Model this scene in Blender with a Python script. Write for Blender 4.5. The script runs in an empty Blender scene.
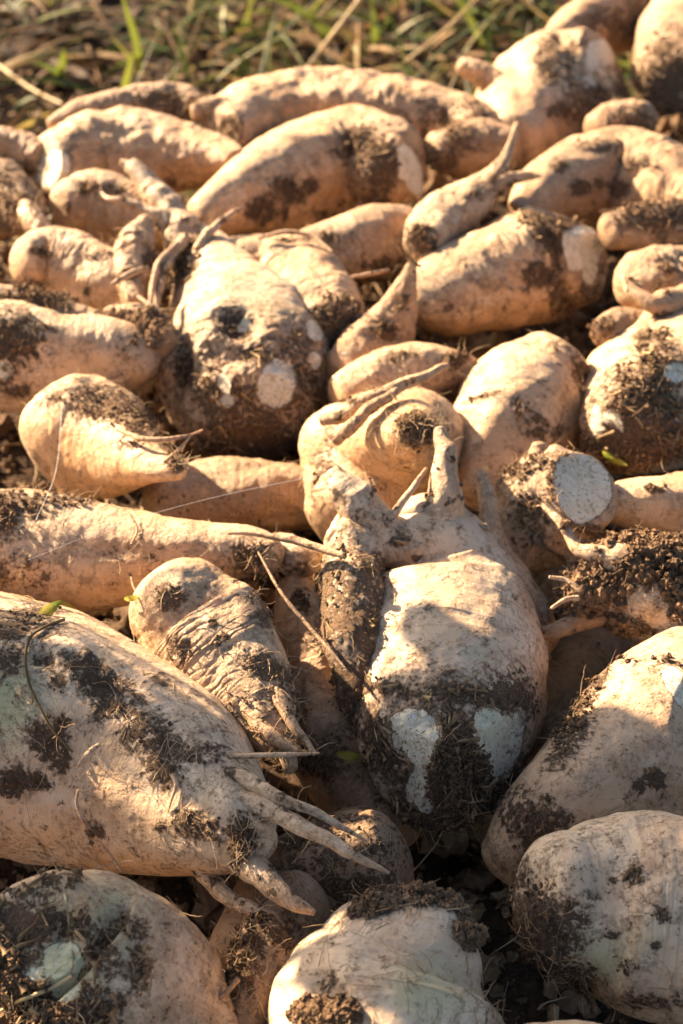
import bpy, math, random
import numpy as np
from mathutils import Vector

random.seed(7)
SC = bpy.context.scene
COL = SC.collection
W, H = 683, 1024
F = 1624.0                       # focal length in pixels
PITCH = math.radians(38.0)
SP, CP = math.sin(PITCH), math.cos(PITCH)
ZS = 0.32                        # height of the top of the heap above the field
CAMZ = ZS + 0.70
CAM = np.array([0.0, 0.0, CAMZ])
FWD = np.array([0.0, CP, -SP]); UP = np.array([0.0, SP, CP]); RT = np.array([1.0, 0.0, 0.0])

# ------------------------------------------------------------------ noise
_rs = np.random.RandomState(11)
_perm = _rs.permutation(256); _perm = np.concatenate([_perm, _perm, _perm])
_g = _rs.normal(size=(256, 3)); _g /= np.linalg.norm(_g, axis=1)[:, None]

def perlin(p):
    pi = np.floor(p).astype(np.int64); pf = p - pi
    u = pf * pf * pf * (pf * (pf * 6 - 15) + 10)
    X, Y, Z = pi[:, 0] & 255, pi[:, 1] & 255, pi[:, 2] & 255
    def gr(dx, dy, dz):
        h = _perm[_perm[_perm[(X + dx) & 255] + ((Y + dy) & 255)] + ((Z + dz) & 255)] & 255
        g = _g[h]
        return g[:, 0] * (pf[:, 0] - dx) + g[:, 1] * (pf[:, 1] - dy) + g[:, 2] * (pf[:, 2] - dz)
    x0 = gr(0, 0, 0) * (1 - u[:, 0]) + gr(1, 0, 0) * u[:, 0]
    x1 = gr(0, 1, 0) * (1 - u[:, 0]) + gr(1, 1, 0) * u[:, 0]
    y0 = x0 * (1 - u[:, 1]) + x1 * u[:, 1]
    x2 = gr(0, 0, 1) * (1 - u[:, 0]) + gr(1, 0, 1) * u[:, 0]
    x3 = gr(0, 1, 1) * (1 - u[:, 0]) + gr(1, 1, 1) * u[:, 0]
    y1 = x2 * (1 - u[:, 1]) + x3 * u[:, 1]
    return (y0 * (1 - u[:, 2]) + y1 * u[:, 2]) * 1.5

def fbm(p, octv=4, gain=0.5):
    s = 0.0; a = 1.0; t = 0.0
    for k in range(octv):
        s = s + a * perlin(p * (2.03 ** k) + 17.3 * k); t += a; a *= gain
    return s / t

def sstep(a, b, x):
    x = np.clip((x - a) / (b - a), 0, 1)
    return x * x * (3 - 2 * x)

# ------------------------------------------------------------------ camera mapping (layout help only)
def depth_at(py, z):
    return (CAMZ - z) / (SP + (py - 512) / F * CP)

def at(px, py, z):
    d = depth_at(py, z)
    return CAM + d * (RT * (px - 341.5) / F - UP * (py - 512) / F + FWD)

def proj(P):
    q = P - CAM
    d = q @ FWD
    return 341.5 + F * (q @ RT) / d, 512 - F * (q @ UP) / d, d

# ------------------------------------------------------------------ object helpers
def tag(o, label=None, cat=None, group=None, kind=None):
    if label: o['label'] = label
    if cat: o['category'] = cat
    if group: o['group'] = group
    if kind: o['kind'] = kind
    return o

def mesh_obj(name, V, faces, mat, parent=None, attrs=None, normals=None, smooth=True):
    """faces: list of int arrays, each (n,3) or (n,4)"""
    me = bpy.data.meshes.new(name)
    V = np.asarray(V, dtype=np.float64)
    fl = [np.asarray(f, dtype=np.int32) for f in faces if len(f)]
    nl = sum(f.size for f in fl); npoly = sum(len(f) for f in fl)
    me.vertices.add(len(V)); me.vertices.foreach_set('co', V.astype(np.float32).ravel())
    me.loops.add(nl); me.polygons.add(npoly)
    me.loops.foreach_set('vertex_index', np.concatenate([f.ravel() for f in fl]))
    tot = np.concatenate([np.full(len(f), f.shape[1], np.int32) for f in fl])
    st = np.concatenate([[0], np.cumsum(tot)[:-1]]).astype(np.int32)
    me.polygons.foreach_set('loop_start', st)
    me.polygons.foreach_set('loop_total', tot)
    me.polygons.foreach_set('use_smooth', np.full(npoly, smooth, dtype=bool))
    me.update(calc_edges=True)
    me.validate()
    for k, a in (attrs or {}).items():
        a = np.asarray(a, dtype=np.float32)
        if a.ndim == 2:
            at_ = me.attributes.new(k, 'FLOAT_VECTOR', 'POINT'); at_.data.foreach_set('vector', a.ravel())
        else:
            at_ = me.attributes.new(k, 'FLOAT', 'POINT'); at_.data.foreach_set('value', a)
    if normals is not None:
        try: me.normals_split_custom_set_from_vertices(normals.astype(np.float32).tolist())
        except Exception: pass
    me.materials.append(mat)
    o = bpy.data.objects.new(name, me); COL.objects.link(o)
    if parent is not None: o.parent = parent
    return o

def empty(name, loc):
    o = bpy.data.objects.new(name, None); COL.objects.link(o)
    o.empty_display_size = 0.02
    o.location = loc
    return o

def vnormals(V, faces):
    N = np.zeros_like(V)
    for f in faces:
        if not len(f): continue
        if f.shape[1] == 4:
            n = np.cross(V[f[:, 2]] - V[f[:, 0]], V[f[:, 3]] - V[f[:, 1]])
        else:
            n = np.cross(V[f[:, 1]] - V[f[:, 0]], V[f[:, 2]] - V[f[:, 0]])
        for k in range(f.shape[1]):
            for c in range(3):
                N[:, c] += np.bincount(f[:, k], weights=n[:, c], minlength=len(V))
    return N / (np.linalg.norm(N, axis=1)[:, None] + 1e-12)

# ------------------------------------------------------------------ swept bodies
def spline(C, n):
    """Catmull-Rom through rows of C (x,y,z,r), n samples evenly spaced along the arc"""
    C = np.asarray(C, float)
    if len(C) == 2: C = np.vstack([C[0], C.mean(0), C[1]])
    Pp = np.vstack([2 * C[0] - C[1], C, 2 * C[-1] - C[-2]])
    out = []
    for i in range(1, len(Pp) - 2):
        p0, p1, p2, p3 = Pp[i - 1], Pp[i], Pp[i + 1], Pp[i + 2]
        t = np.linspace(0, 1, 40, endpoint=False)[:, None]
        out.append(0.5 * (2 * p1 + (p2 - p0) * t + (2 * p0 - 5 * p1 + 4 * p2 - p3) * t ** 2 + (3 * p1 - p0 - 3 * p2 + p3) * t ** 3))
    out.append(C[-1:])
    D = np.vstack(out)
    D[:, 3] = np.maximum(D[:, 3], C[:, 3].min() * 0.7)
    s = np.concatenate([[0], np.cumsum(np.linalg.norm(np.diff(D[:, :3], axis=0), axis=1))])
    u = np.linspace(0, s[-1], n)
    return np.stack([np.interp(u, s, D[:, k]) for k in range(4)], axis=1), s[-1]

def sweep(C, nu, nv, cap0=0.6, cap1=0.5, ncap=16, pw=2.2):
    A, L = spline(C, nv)
    T = np.gradient(A[:, :3], axis=0); T /= np.linalg.norm(T, axis=1)[:, None] + 1e-12
    r0, r1 = A[0, 3], A[-1, 3]
    l0, l1 = r0 * cap0, r1 * cap1
    th = np.linspace(0, math.pi / 2, ncap + 1)[1:]
    rows = []
    for a in th:                                   # crown cap from pole to first ring
        x = 1 - math.sin(a)
        rr = r0 * (1 - x ** pw) ** (1 / pw)
        rows.append((A[0, :3] - T[0] * l0 * x, rr, T[0], -l0 * x))
    rows.pop()
    s = np.linspace(0, L, nv)
    for i in range(nv): rows.append((A[i, :3], A[i, 3], T[i], s[i]))
    for a in th[::-1][1:]:
        x = 1 - math.sin(a)
        rows.append((A[-1, :3] + T[-1] * l1 * x, r1 * (1 - x ** pw) ** (1 / pw), T[-1], L + l1 * x))
    c = np.array([q[0] for q in rows]); r = np.array([q[1] for q in rows]); t = np.array([q[2] for q in rows]); s = np.array([q[3] for q in rows])
    nrm = np.cross(t[0], [0.13, 0.2, 1.0]); nrm /= np.linalg.norm(nrm)
    N1 = []
    for k in range(len(rows)):
        nrm = nrm - t[k] * (nrm @ t[k]); nrm /= np.linalg.norm(nrm); N1.append(nrm)
    N1 = np.array(N1); N2 = np.cross(t, N1)
    ang = np.linspace(0, 2 * math.pi, nu, endpoint=False)
    ca, sa = np.cos(ang), np.sin(ang)
    D = N1[:, None, :] * ca[None, :, None] + N2[:, None, :] * sa[None, :, None]
    V = c[:, None, :] + r[:, None, None] * D
    nr = len(rows)
    V = V.reshape(-1, 3); D = D.reshape(-1, 3)
    ss = np.repeat(s, nu); aa = np.tile(ang, nr); rr = np.repeat(r, nu)
    p0 = A[0, :3] - T[0] * l0; p1 = A[-1, :3] + T[-1] * l1
    V = np.vstack([V, p0, p1]); D = np.vstack([D, -T[0], T[-1]])
    ss = np.append(ss, [-l0, L + l1]); aa = np.append(aa, [0, 0]); rr = np.append(rr, [0, 0])
    I = np.arange(nr * nu).reshape(nr, nu); J = np.roll(I, -1, axis=1)
    q = np.stack([I[:-1], J[:-1], J[1:], I[1:]], axis=-1).reshape(-1, 4)
    qrow = np.repeat(np.arange(nr - 1), nu)
    i0, i1 = nr * nu, nr * nu + 1
    t0 = np.stack([np.full(nu, i0), J[0], I[0]], axis=-1); t1 = np.stack([np.full(nu, i1), I[-1], J[-1]], axis=-1)
    return dict(V=V, D=D, s=ss, a=aa, r=rr, L=L, l0=l0, l1=l1, q=q, t0=t0, t1=t1, T0=T[0], P0=A[0, :3], rmax=A[:, 3].max())

# ------------------------------------------------------------------ materials
def new_mat(name):
    m = bpy.data.materials.new(name); m.use_nodes = True
    nt = m.node_tree; nt.nodes.clear()
    return m, nt

class NB:
    def __init__(s, nt): s.nt = nt
    def n(s, typ, **kw):
        x = s.nt.nodes.new(typ)
        for k, v in kw.items(): setattr(x, k, v)
        return x
    def link(s, a, b): s.nt.links.new(a, b)
    def put(s, sock, v):
        if isinstance(v, bpy.types.NodeSocket): s.link(v, sock)
        elif isinstance(v, (tuple, list)) and len(v) == 3 and sock.type == 'RGBA': sock.default_value = (*v, 1)
        else: sock.default_value = v
    def attr(s, name):
        return s.n('ShaderNodeAttribute', attribute_name=name)
    def noise(s, vec, scale, detail=4, rough=0.55, dist=0.0):
        x = s.n('ShaderNodeTexNoise'); s.put(x.inputs['Vector'], vec)
        x.inputs['Scale'].default_value = scale; x.inputs['Detail'].default_value = detail
        x.inputs['Roughness'].default_value = rough; x.inputs['Distortion'].default_value = dist
        return x.outputs['Fac']
    def vor(s, vec, scale, feature='F1'):
        x = s.n('ShaderNodeTexVoronoi', feature=feature); s.put(x.inputs['Vector'], vec); x.inputs['Scale'].default_value = scale
        return x.outputs['Distance']
    def math(s, op, a, b=None, c=None, clamp=False):
        x = s.n('ShaderNodeMath', operation=op, use_clamp=clamp)
        s.put(x.inputs[0], a)
        if b is not None: s.put(x.inputs[1], b)
        if c is not None: s.put(x.inputs[2], c)
        return x.outputs[0]
    def ramp(s, f, a, b, to0=0.0, to1=1.0):
        x = s.n('ShaderNodeMapRange', interpolation_type='SMOOTHSTEP'); s.put(x.inputs['Value'], f)
        x.inputs['From Min'].default_value = a; x.inputs['From Max'].default_value = b
        x.inputs['To Min'].default_value = to0; x.inputs['To Max'].default_value = to1
        return x.outputs['Result']
    def mix(s, f, a, b, typ='MIX'):
        x = s.n('ShaderNodeMix', data_type='RGBA', blend_type=typ)
        s.put(x.inputs['Factor'], f); s.put(x.inputs['A'], a) if False else None
        s.put([i for i in x.inputs if i.identifier == 'A_Color'][0], a)
        s.put([i for i in x.inputs if i.identifier == 'B_Color'][0], b)
        return [o for o in x.outputs if o.identifier == 'Result_Color'][0]
    def vscale(s, vec, sc):
        x = s.n('ShaderNodeVectorMath', operation='MULTIPLY'); s.put(x.inputs[0], vec); x.inputs[1].default_value = sc
        return x.outputs[0]
    def vadd(s, a, b):
        x = s.n('ShaderNodeVectorMath', operation='ADD'); s.put(x.inputs[0], a); s.put(x.inputs[1], b)
        return x.outputs[0]

SOIL_DARK = (0.075, 0.046, 0.027)
SOIL_MID = (0.185, 0.115, 0.064)
SOIL_DRY = (0.34, 0.215, 0.12)

def skin_material():
    m, nt = new_mat('beet_skin'); b = NB(nt)
    rest = b.attr('rest').outputs['Vector']
    axial = b.attr('axial').outputs['Vector']
    mud = b.attr('mud').outputs['Fac']; cut = b.attr('cut').outputs['Fac']
    dust = b.attr('dust').outputs['Fac']; green = b.attr('green').outputs['Fac']; tint = b.attr('tint').outputs['Fac']
    n_big = b.noise(rest, 16, 5, 0.6)
    n_mid = b.noise(rest, 60, 6, 0.65)
    n_fine = b.noise(rest, 260, 5, 0.7)
    n_grain = b.noise(rest, 900, 3, 0.7)
    tone = b.attr('tone').outputs['Fac']
    col = b.mix(b.ramp(n_big, 0.33, 0.66), b.mix(tone, (0.53, 0.31, 0.15), (0.57, 0.40, 0.25)), b.mix(tone, (0.71, 0.475, 0.27), (0.74, 0.575, 0.395)))
    # rings running round the root
    ring = b.noise(b.vscale(axial, (0.35, 0.35, 170.0)), 1.0, 5, 0.65)
    col = b.mix(b.ramp(ring, 0.54, 0.70, 0, 0.42), col, (0.33, 0.20, 0.105))
    ring2 = b.noise(b.vscale(axial, (1.1, 1.1, 420.0)), 1.0, 4, 0.7)
    col = b.mix(b.ramp(ring2, 0.60, 0.72, 0, 0.40), col, (0.27, 0.155, 0.08))
    # pale scuffs
    col = b.mix(b.ramp(b.noise(rest, 34, 6, 0.7, 0.6), 0.57, 0.68, 0, 0.55), col, (0.72, 0.575, 0.42))
    # ochre stains
    col = b.mix(b.ramp(b.noise(rest, 25, 6, 0.7, 0.3), 0.52, 0.70, 0, 0.55), col, (0.42, 0.25, 0.13))
    col = b.mix(b.math('MULTIPLY', green, b.ramp(n_big, 0.3, 0.6, 0.55, 0.95)), col, (0.42, 0.43, 0.22))
    col = b.mix(b.math('MULTIPLY', tint, 0.8, clamp=True), col, (0.30, 0.175, 0.085))  # brown skin tint; puts shade into the colour of shaded beets
    # dry dust film
    filmv = b.math('ADD', b.math('MULTIPLY', n_mid, 0.55), b.math('MULTIPLY', n_fine, 0.45))
    film = b.math('ADD', filmv, b.math('MULTIPLY', dust, 0.28))
    filmf = b.ramp(film, 0.565, 0.73, 0, 0.58)
    col = b.mix(filmf, col, b.mix(n_fine, (0.22, 0.125, 0.062), (0.42, 0.255, 0.135)))
    # long smears of mud drawn along the root
    sm = b.noise(b.vscale(axial, (3.2, 3.2, 22.0)), 1.0, 7, 0.72, 0.5)
    smv = b.math('ADD', sm, b.math('ADD', b.math('MULTIPLY', dust, 0.10), b.math('MULTIPLY', b.math('SUBTRACT', n_fine, 0.5), 0.35)))
    col = b.mix(b.ramp(smv, 0.57, 0.75, 0, 0.62), col, b.mix(n_mid, (0.15, 0.092, 0.052), (0.30, 0.19, 0.11)))
    # small dark specks and scratches
    sp = b.noise(rest, 420, 3, 0.6)
    spm = b.math('MULTIPLY', b.ramp(sp, 0.60, 0.68), b.ramp(b.math('ADD', n_mid, b.math('MULTIPLY', dust, 0.16)), 0.48, 0.62, 0.0, 0.95))
    col = b.mix(spm, col, SOIL_DARK)
    scr = b.noise(b.vscale(axial, (9.0, 9.0, 34.0)), 1.0, 6, 0.75, 1.2)
    scrm = b.math('MULTIPLY', b.ramp(b.math('ABSOLUTE', b.math('SUBTRACT', scr, 0.5)), 0.0, 0.012, 1, 0), b.ramp(n_big, 0.50, 0.62, 0, 0.7))
    col = b.mix(scrm, col, (0.13, 0.075, 0.04))
    # white cut flesh
    wn = b.math('ADD', b.math('MULTIPLY', b.math('SUBTRACT', b.noise(rest, 120, 6, 0.72, 0.6), 0.5), 2.0), b.math('MULTIPLY', b.math('SUBTRACT', b.noise(rest, 45, 3), 0.5), 1.2))
    cutv = b.math('ADD', cut, wn)
    cutm = b.ramp(cutv, 0.49, 0.60)
    rim = b.ramp(cutv, 0.36, 0.47)
    flesh = b.mix(b.ramp(b.noise(b.vscale(rest, (1.0, 2.6, 1.0)), 170, 5, 0.7, 0.8), 0.38, 0.66), (0.86, 0.79, 0.62), (0.74, 0.64, 0.42))
    flesh = b.mix(b.ramp(b.noise(rest, 75, 5, 0.7), 0.52, 0.68, 0, 0.55), flesh, (0.44, 0.30, 0.16))
    flesh = b.mix(b.ramp(sp, 0.58, 0.66, 0, 0.9), flesh, (0.20, 0.12, 0.06))
    flesh = b.mix(b.ramp(cutv, 0.80, 0.52, 0, 0.55), flesh, (0.50, 0.38, 0.18))
    col = b.mix(b.math('MULTIPLY', rim, b.math('SUBTRACT', 1.0, cutm)), col, (0.085, 0.048, 0.024))
    flesh = b.mix(b.math('MULTIPLY', green, 0.7), flesh, (0.60, 0.58, 0.30))
    col = b.mix(cutm, col, flesh)
    # mud stuck on
    mn = b.math('ADD', b.math('MULTIPLY', b.math('SUBTRACT', n_mid, 0.5), 1.9), b.math('MULTIPLY', b.math('SUBTRACT', n_fine, 0.5), 2.6))
    mudv = b.math('ADD', mud, mn)
    mudm = b.math('MULTIPLY', b.ramp(mudv, 0.43, 0.84), b.math('SUBTRACT', 1.0, cutm))
    halo = b.math('MULTIPLY', b.ramp(mudv, 0.02, 0.52, 0, 0.74), b.math('SUBTRACT', 1.0, cutm))
    dry = b.attr('dry').outputs['Fac']
    dk = b.mix(dry, SOIL_DARK, SOIL_MID); lt = b.mix(dry, SOIL_MID, SOIL_DRY)
    mudc = b.mix(b.ramp(b.math('ADD', b.math('MULTIPLY', n_fine, .6), b.math('MULTIPLY', n_grain, .4)), 0.42, 0.66), dk, lt)
    col = b.mix(halo, col, b.mix(dry, (0.29, 0.19, 0.115), (0.40, 0.26, 0.145)))
    col = b.mix(mudm, col, mudc)
    bs = b.n('ShaderNodeBsdfPrincipled')
    b.put(bs.inputs['Base Color'], col)
    rough = b.mix(mudm, b.mix(n_fine, (0.40,) * 3, (0.66,) * 3), (0.95,) * 3)
    b.put(bs.inputs['Roughness'], rough)
    bs.inputs['Specular IOR Level'].default_value = 0.35
    b.put(bs.inputs['Subsurface Weight'], b.math('MULTIPLY', b.math('SUBTRACT', 1.0, mudm), 0.10))
    bs.inputs['Subsurface Radius'].default_value = (1.0, 0.5, 0.25)
    bs.inputs['Subsurface Scale'].default_value = 0.006
    # relief
    hgt = b.math('MULTIPLY', n_mid, 0.0016)
    hgt = b.math('ADD', hgt, b.math('ADD', b.math('MULTIPLY', n_fine, 0.0007), b.math('MULTIPLY', ring2, 0.0005)))
    hgt = b.math('ADD', hgt, b.math('MULTIPLY', ring, 0.0004))
    hgt = b.math('SUBTRACT', hgt, b.math('MULTIPLY', scrm, 0.0007))
    hgt = b.math('ADD', hgt, b.math('MULTIPLY', filmf, b.math('MULTIPLY', n_fine, 0.0010)))
    mh = b.math('ADD', 0.0012, b.math('ADD', b.math('MULTIPLY', n_fine, 0.0032), b.math('MULTIPLY', n_grain, 0.0016)))
    hgt = b.math('ADD', hgt, b.math('MULTIPLY', mudm, mh))
    hgt = b.math('ADD', hgt, b.math('MULTIPLY', cutm, b.math('MULTIPLY', b.noise(b.vscale(rest, (1.0, 2.6, 1.0)), 170, 5, 0.7, 0.8), 0.0016)))
    hgt = b.math('SUBTRACT', hgt, b.math('MULTIPLY', cutm, 0.0022))
    bu = b.n('ShaderNodeBump'); bu.inputs['Strength'].default_value = 1.0; bu.inputs['Distance'].default_value = 1.0
    b.link(hgt, bu.inputs['Height']); b.link(bu.outputs[0], bs.inputs['Normal'])
    out = b.n('ShaderNodeOutputMaterial'); b.link(bs.outputs[0], out.inputs[0])
    return m

def soil_material(name, coord='rest', wet=0.0, scale=1.0):
    m, nt = new_mat(name); b = NB(nt)
    if coord == 'rest': vec = b.attr('rest').outputs['Vector']
    else: vec = b.n('ShaderNodeTexCoord').outputs['Object']
    n1 = b.noise(vec, 45 * scale, 6, 0.65); n2 = b.noise(vec, 420 * scale, 4, 0.7); n3 = b.noise(vec, 9 * scale, 3)
    if coord == 'rest':
        dry = b.attr('dry').outputs['Fac']
        c0 = b.mix(dry, SOIL_DARK, SOIL_MID); c1 = b.mix(dry, SOIL_MID, SOIL_DRY)
    else:
        c0, c1 = (0.026, 0.016, 0.010), (0.085, 0.052, 0.029)
    col = b.mix(b.ramp(n1, 0.36, 0.66), c0, c1)
    col = b.mix(b.ramp(n2, 0.45, 0.7, 0, 0.5), col, b.mix(n3, (0.08, 0.05, 0.028), (0.17, 0.11, 0.062)))
    bs = b.n('ShaderNodeBsdfPrincipled'); b.put(bs.inputs['Base Color'], col)
    bs.inputs['Roughness'].default_value = 0.95; bs.inputs['Specular IOR Level'].default_value = 0.15
    bu = b.n('ShaderNodeBump'); bu.inputs['Distance'].default_value = 1.0
    h = b.math('ADD', b.math('MULTIPLY', n2, 0.0022 / scale), b.math('MULTIPLY', n1, 0.006 / scale)); b.link(h, bu.inputs['Height'])
    b.link(bu.outputs[0], bs.inputs['Normal'])
    out = b.n('ShaderNodeOutputMaterial'); b.link(bs.outputs[0], out.inputs[0])
    return m

def plain_material(name, c0, c1, scale=60, rough=0.7, trans=0.0, useattr=False):
    m, nt = new_mat(name); b = NB(nt)
    if useattr:
        v = b.attr('shade').outputs['Fac']
        cr = b.n('ShaderNodeValToRGB'); b.link(v, cr.inputs[0])
        el = cr.color_ramp.elements
        stops = useattr
        el[0].position, el[0].color = stops[0][0], (*stops[0][1], 1)
        el[1].position, el[1].color = stops[-1][0], (*stops[-1][1], 1)
        for p_, c_ in stops[1:-1]:
            e = el.new(p_); e.color = (*c_, 1)
        col = cr.outputs[0]
        vec = b.n('ShaderNodeTexCoord').outputs['Object']
        col = b.mix(b.noise(vec, scale, 3), b.mix(0.35, col, (0.05, 0.03, 0.015)), col)
    else:
        vec = b.n('ShaderNodeTexCoord').outputs['Object']
        col = b.mix(b.ramp(b.noise(vec, scale, 4), 0.35, 0.65), c0, c1)
    bs = b.n('ShaderNodeBsdfPrincipled'); b.put(bs.inputs['Base Color'], col); bs.inputs['Roughness'].default_value = rough
    bs.inputs['Specular IOR Level'].default_value = 0.3
    out = b.n('ShaderNodeOutputMaterial')
    if trans > 0:
        tr = b.n('ShaderNodeBsdfTranslucent'); b.put(tr.inputs[0], col)
        mx = b.n('ShaderNodeMixShader'); mx.inputs[0].default_value = trans
        b.link(bs.outputs[0], mx.inputs[1]); b.link(tr.outputs[0], mx.inputs[2]); b.link(mx.outputs[0], out.inputs[0])
    else:
        b.link(bs.outputs[0], out.inputs[0])
    return m

M_SKIN = skin_material()
M_SOIL = soil_material('clinging_soil', 'rest')
M_GROUND = soil_material('field_soil', 'obj')
M_FIBRE = plain_material('dry_fibre', (0.30, 0.19, 0.10), (0.50, 0.36, 0.21), 80, 0.8)
M_SCRAP = plain_material('stalk_scrap', (0.12, 0.075, 0.035), (0.36, 0.24, 0.12), 60, 0.8)
M_LEAF = plain_material('leaf_scrap', (0.16, 0.22, 0.03), (0.50, 0.42, 0.08), 90, 0.5, 0.4)
M_SILK = plain_material('silk', (0.75, 0.72, 0.66), (0.8, 0.78, 0.72), 20, 0.3)
M_GRASS = plain_material('grass_blades', None, None, 25, 0.5, 0.45, useattr=[(0.0, (0.022, 0.040, 0.012)), (0.35, (0.055, 0.095, 0.018)), (0.6, (0.24, 0.28, 0.04)), (0.75, (0.32, 0.23, 0.08)), (1.0, (0.46, 0.32, 0.15))])
M_LITTER = plain_material('dead_litter', None, None, 40, 0.8, 0.25, useattr=[(0.0, (0.035, 0.022, 0.013)), (0.4, (0.09, 0.052, 0.027)), (0.7, (0.24, 0.14, 0.06)), (1.0, (0.42, 0.28, 0.14))])
M_STALK = plain_material('dry_stalk', (0.38, 0.25, 0.10), (0.58, 0.43, 0.22), 45, 0.6)

# ------------------------------------------------------------------ small clutter
def ico():
    t = (1 + 5 ** .5) / 2
    v = np.array([(-1, t, 0), (1, t, 0), (-1, -t, 0), (1, -t, 0), (0, -1, t), (0, 1, t), (0, -1, -t), (0, 1, -t), (t, 0, -1), (t, 0, 1), (-t, 0, -1), (-t, 0, 1)], float)
    v /= np.linalg.norm(v[0])
    f = np.array([(0, 11, 5), (0, 5, 1), (0, 1, 7), (0, 7, 10), (0, 10, 11), (1, 5, 9), (5, 11, 4), (11, 10, 2), (10, 7, 6), (7, 1, 8), (3, 9, 4), (3, 4, 2), (3, 2, 6), (3, 6, 8), (3, 8, 9), (4, 9, 5), (2, 4, 11), (6, 2, 10), (8, 6, 7), (9, 8, 1)])
    vs = list(map(tuple, v)); cache = {}
    def mid(a, b_):
        k = (min(a, b_), max(a, b_))
        if k not in cache:
            p = (np.array(vs[a]) + np.array(vs[b_])); p /= np.linalg.norm(p); vs.append(tuple(p)); cache[k] = len(vs) - 1
        return cache[k]
    nf = []
    for a, b_, c in f:
        x, y, z = mid(a, b_), mid(b_, c), mid(c, a)
        nf += [(a, x, z), (b_, y, x), (c, z, y), (x, y, z)]
    return np.array(vs), np.array(nf)
ICO_V, ICO_F = ico()

def crumbs(P, N, size, rs, sink=0.25):
    """little soil lumps: one array of verts and faces"""
    n = len(P)
    base = ICO_V[None] * (1 + 0.33 * rs.normal(size=(n, len(ICO_V), 1)).clip(-1.6, 1.6))
    Q = rs.normal(size=(n, 3, 3)); Q, _ = np.linalg.qr(Q)
    sc = size[:, None, None] * (0.65 + 0.7 * rs.rand(n, 1, 3))
    V = np.einsum('nij,nkj->nki', Q, base * sc) + P[:, None] + N[:, None] * (size[:, None, None] * (1 - 2 * sink))
    Fc = ICO_F[None] + (np.arange(n) * len(ICO_V))[:, None, None]
    return V.reshape(-1, 3), Fc.reshape(-1, 3)

def thin_tube(pts, radii, nu=5):
    pts = np.asarray(pts, float); n = len(pts)
    T = np.gradient(pts, axis=0); T /= np.linalg.norm(T, axis=1)[:, None] + 1e-12
    ref = np.array([0.3, 0.2, 1.0]); A = np.cross(T, ref); A /= np.linalg.norm(A, axis=1)[:, None] + 1e-9
    B = np.cross(T, A)
    a = np.linspace(0, 2 * math.pi, nu, endpoint=False)
    V = pts[:, None] + np.asarray(radii)[:, None, None] * (A[:, None] * np.cos(a)[None, :, None] + B[:, None] * np.sin(a)[None, :, None])
    I = np.arange(n * nu).reshape(n, nu); J = np.roll(I, -1, 1)
    q = np.stack([I[:-1], J[:-1], J[1:], I[1:]], -1).reshape(-1, 4)
    return V.reshape(-1, 3), q

def merge(parts):
    Vs, Fs, o = [], [], 0
    for v, f in parts:
        Vs.append(v); Fs.append(f + o); o += len(v)
    return np.vstack(Vs), np.vstack(Fs)

def hairs(P, N, rs, length, rad, curl=0.6, lie=0.7, seg=6, nu=3):
    """curly root hairs or fibres lying on / standing off a surface"""
    out = []
    for p, n in zip(P, N):
        d = rs.normal(size=3); d -= n * (d @ n) * lie; d /= np.linalg.norm(d)
        L = length * (0.4 + 1.1 * rs.rand()); pts = [p + n * rad]
        k = rs.normal(size=3) * curl
        for i in range(seg):
            d = d + k * 0.3 + rs.normal(size=3) * curl * 0.3; d -= n * (d @ n) * lie * 0.6 - n * 0.05; d /= np.linalg.norm(d)
            pts.append(pts[-1] + d * L / seg)
        out.append(thin_tube(pts, rad * np.linspace(1, 0.45, seg + 1), nu))
    return merge(out)

def scraps(P, N, rs, length, width):
    """torn leaf-stalk scraps: short curved thick strips"""
    out = []
    for p, n in zip(P, N):
        d = rs.normal(size=3); d -= n * (d @ n) * 0.8; d /= np.linalg.norm(d)
        w = np.cross(d, n); w /= np.linalg.norm(w) + 1e-9
        L = length * (0.4 + rs.rand()); wd = width * (0.4 + rs.rand())
        rows = []
        for i in range(5):
            t = i / 4
            c = p + d * L * (t - .5) + n * (wd * 0.5 + L * 0.25 * (t - .5) ** 2 * rs.choice([-1, 2]))
            ww = wd * (1 - 0.5 * t)
            for sx, h in ((-1, 0), (0, .5), (1, 0), (0, -.3)):
                rows.append(c + w * ww * sx * .5 + n * ww * h)
        V = np.array(rows); I = np.arange(20).reshape(5, 4); J = np.roll(I, -1, 1)
        out.append((V, np.stack([I[:-1], J[:-1], J[1:], I[1:]], -1).reshape(-1, 4)))
    return merge(out)

# ------------------------------------------------------------------ beets
BODIES = []                       # (V, N, mud) kept for placing bits on top of them
GROUP = 'sugar beets in the heap'
_count = [0]

def ctrl3(ctrl):
    C = []
    for c in ctrl:
        px, py, rp = c[:3]; dz = (c[3] if len(c) > 3 else 0.0) / 100
        z = ZS
        for _ in range(6):
            d = depth_at(py, z); r = rp * d / F; z = ZS - r + dz
        C.append((*at(px, py, z), r))
    return C

def ctrl_abs(ctrl):
    C = []
    for px, py, rp, zz in ctrl:
        z = ZS + zz / 100; d = depth_at(py, z)
        C.append((*at(px, py, z), rp * d / F))
    return C

def blob_mask(V, N, blobs, soft=0.35):
    m = np.zeros(len(V))
    if not blobs: return m
    x, y, d = proj(V)
    view = CAM - V; view /= np.linalg.norm(view, axis=1)[:, None]
    face = np.einsum('ij,ij->i', view, N)
    for bl in blobs:
        px, py, rx, ry, st = bl[:5]; rot = math.radians(bl[5]) if len(bl) > 5 else 0
        dx, dy = x - px, y - py
        u = (dx * math.cos(rot) + dy * math.sin(rot)) / rx; v = (-dx * math.sin(rot) + dy * math.cos(rot)) / ry
        rr = np.sqrt(u * u + v * v)
        m = np.maximum(m, st * sstep(1 + soft, 1 - soft, rr) * sstep(-0.05, 0.15, face))
    return m

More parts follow.
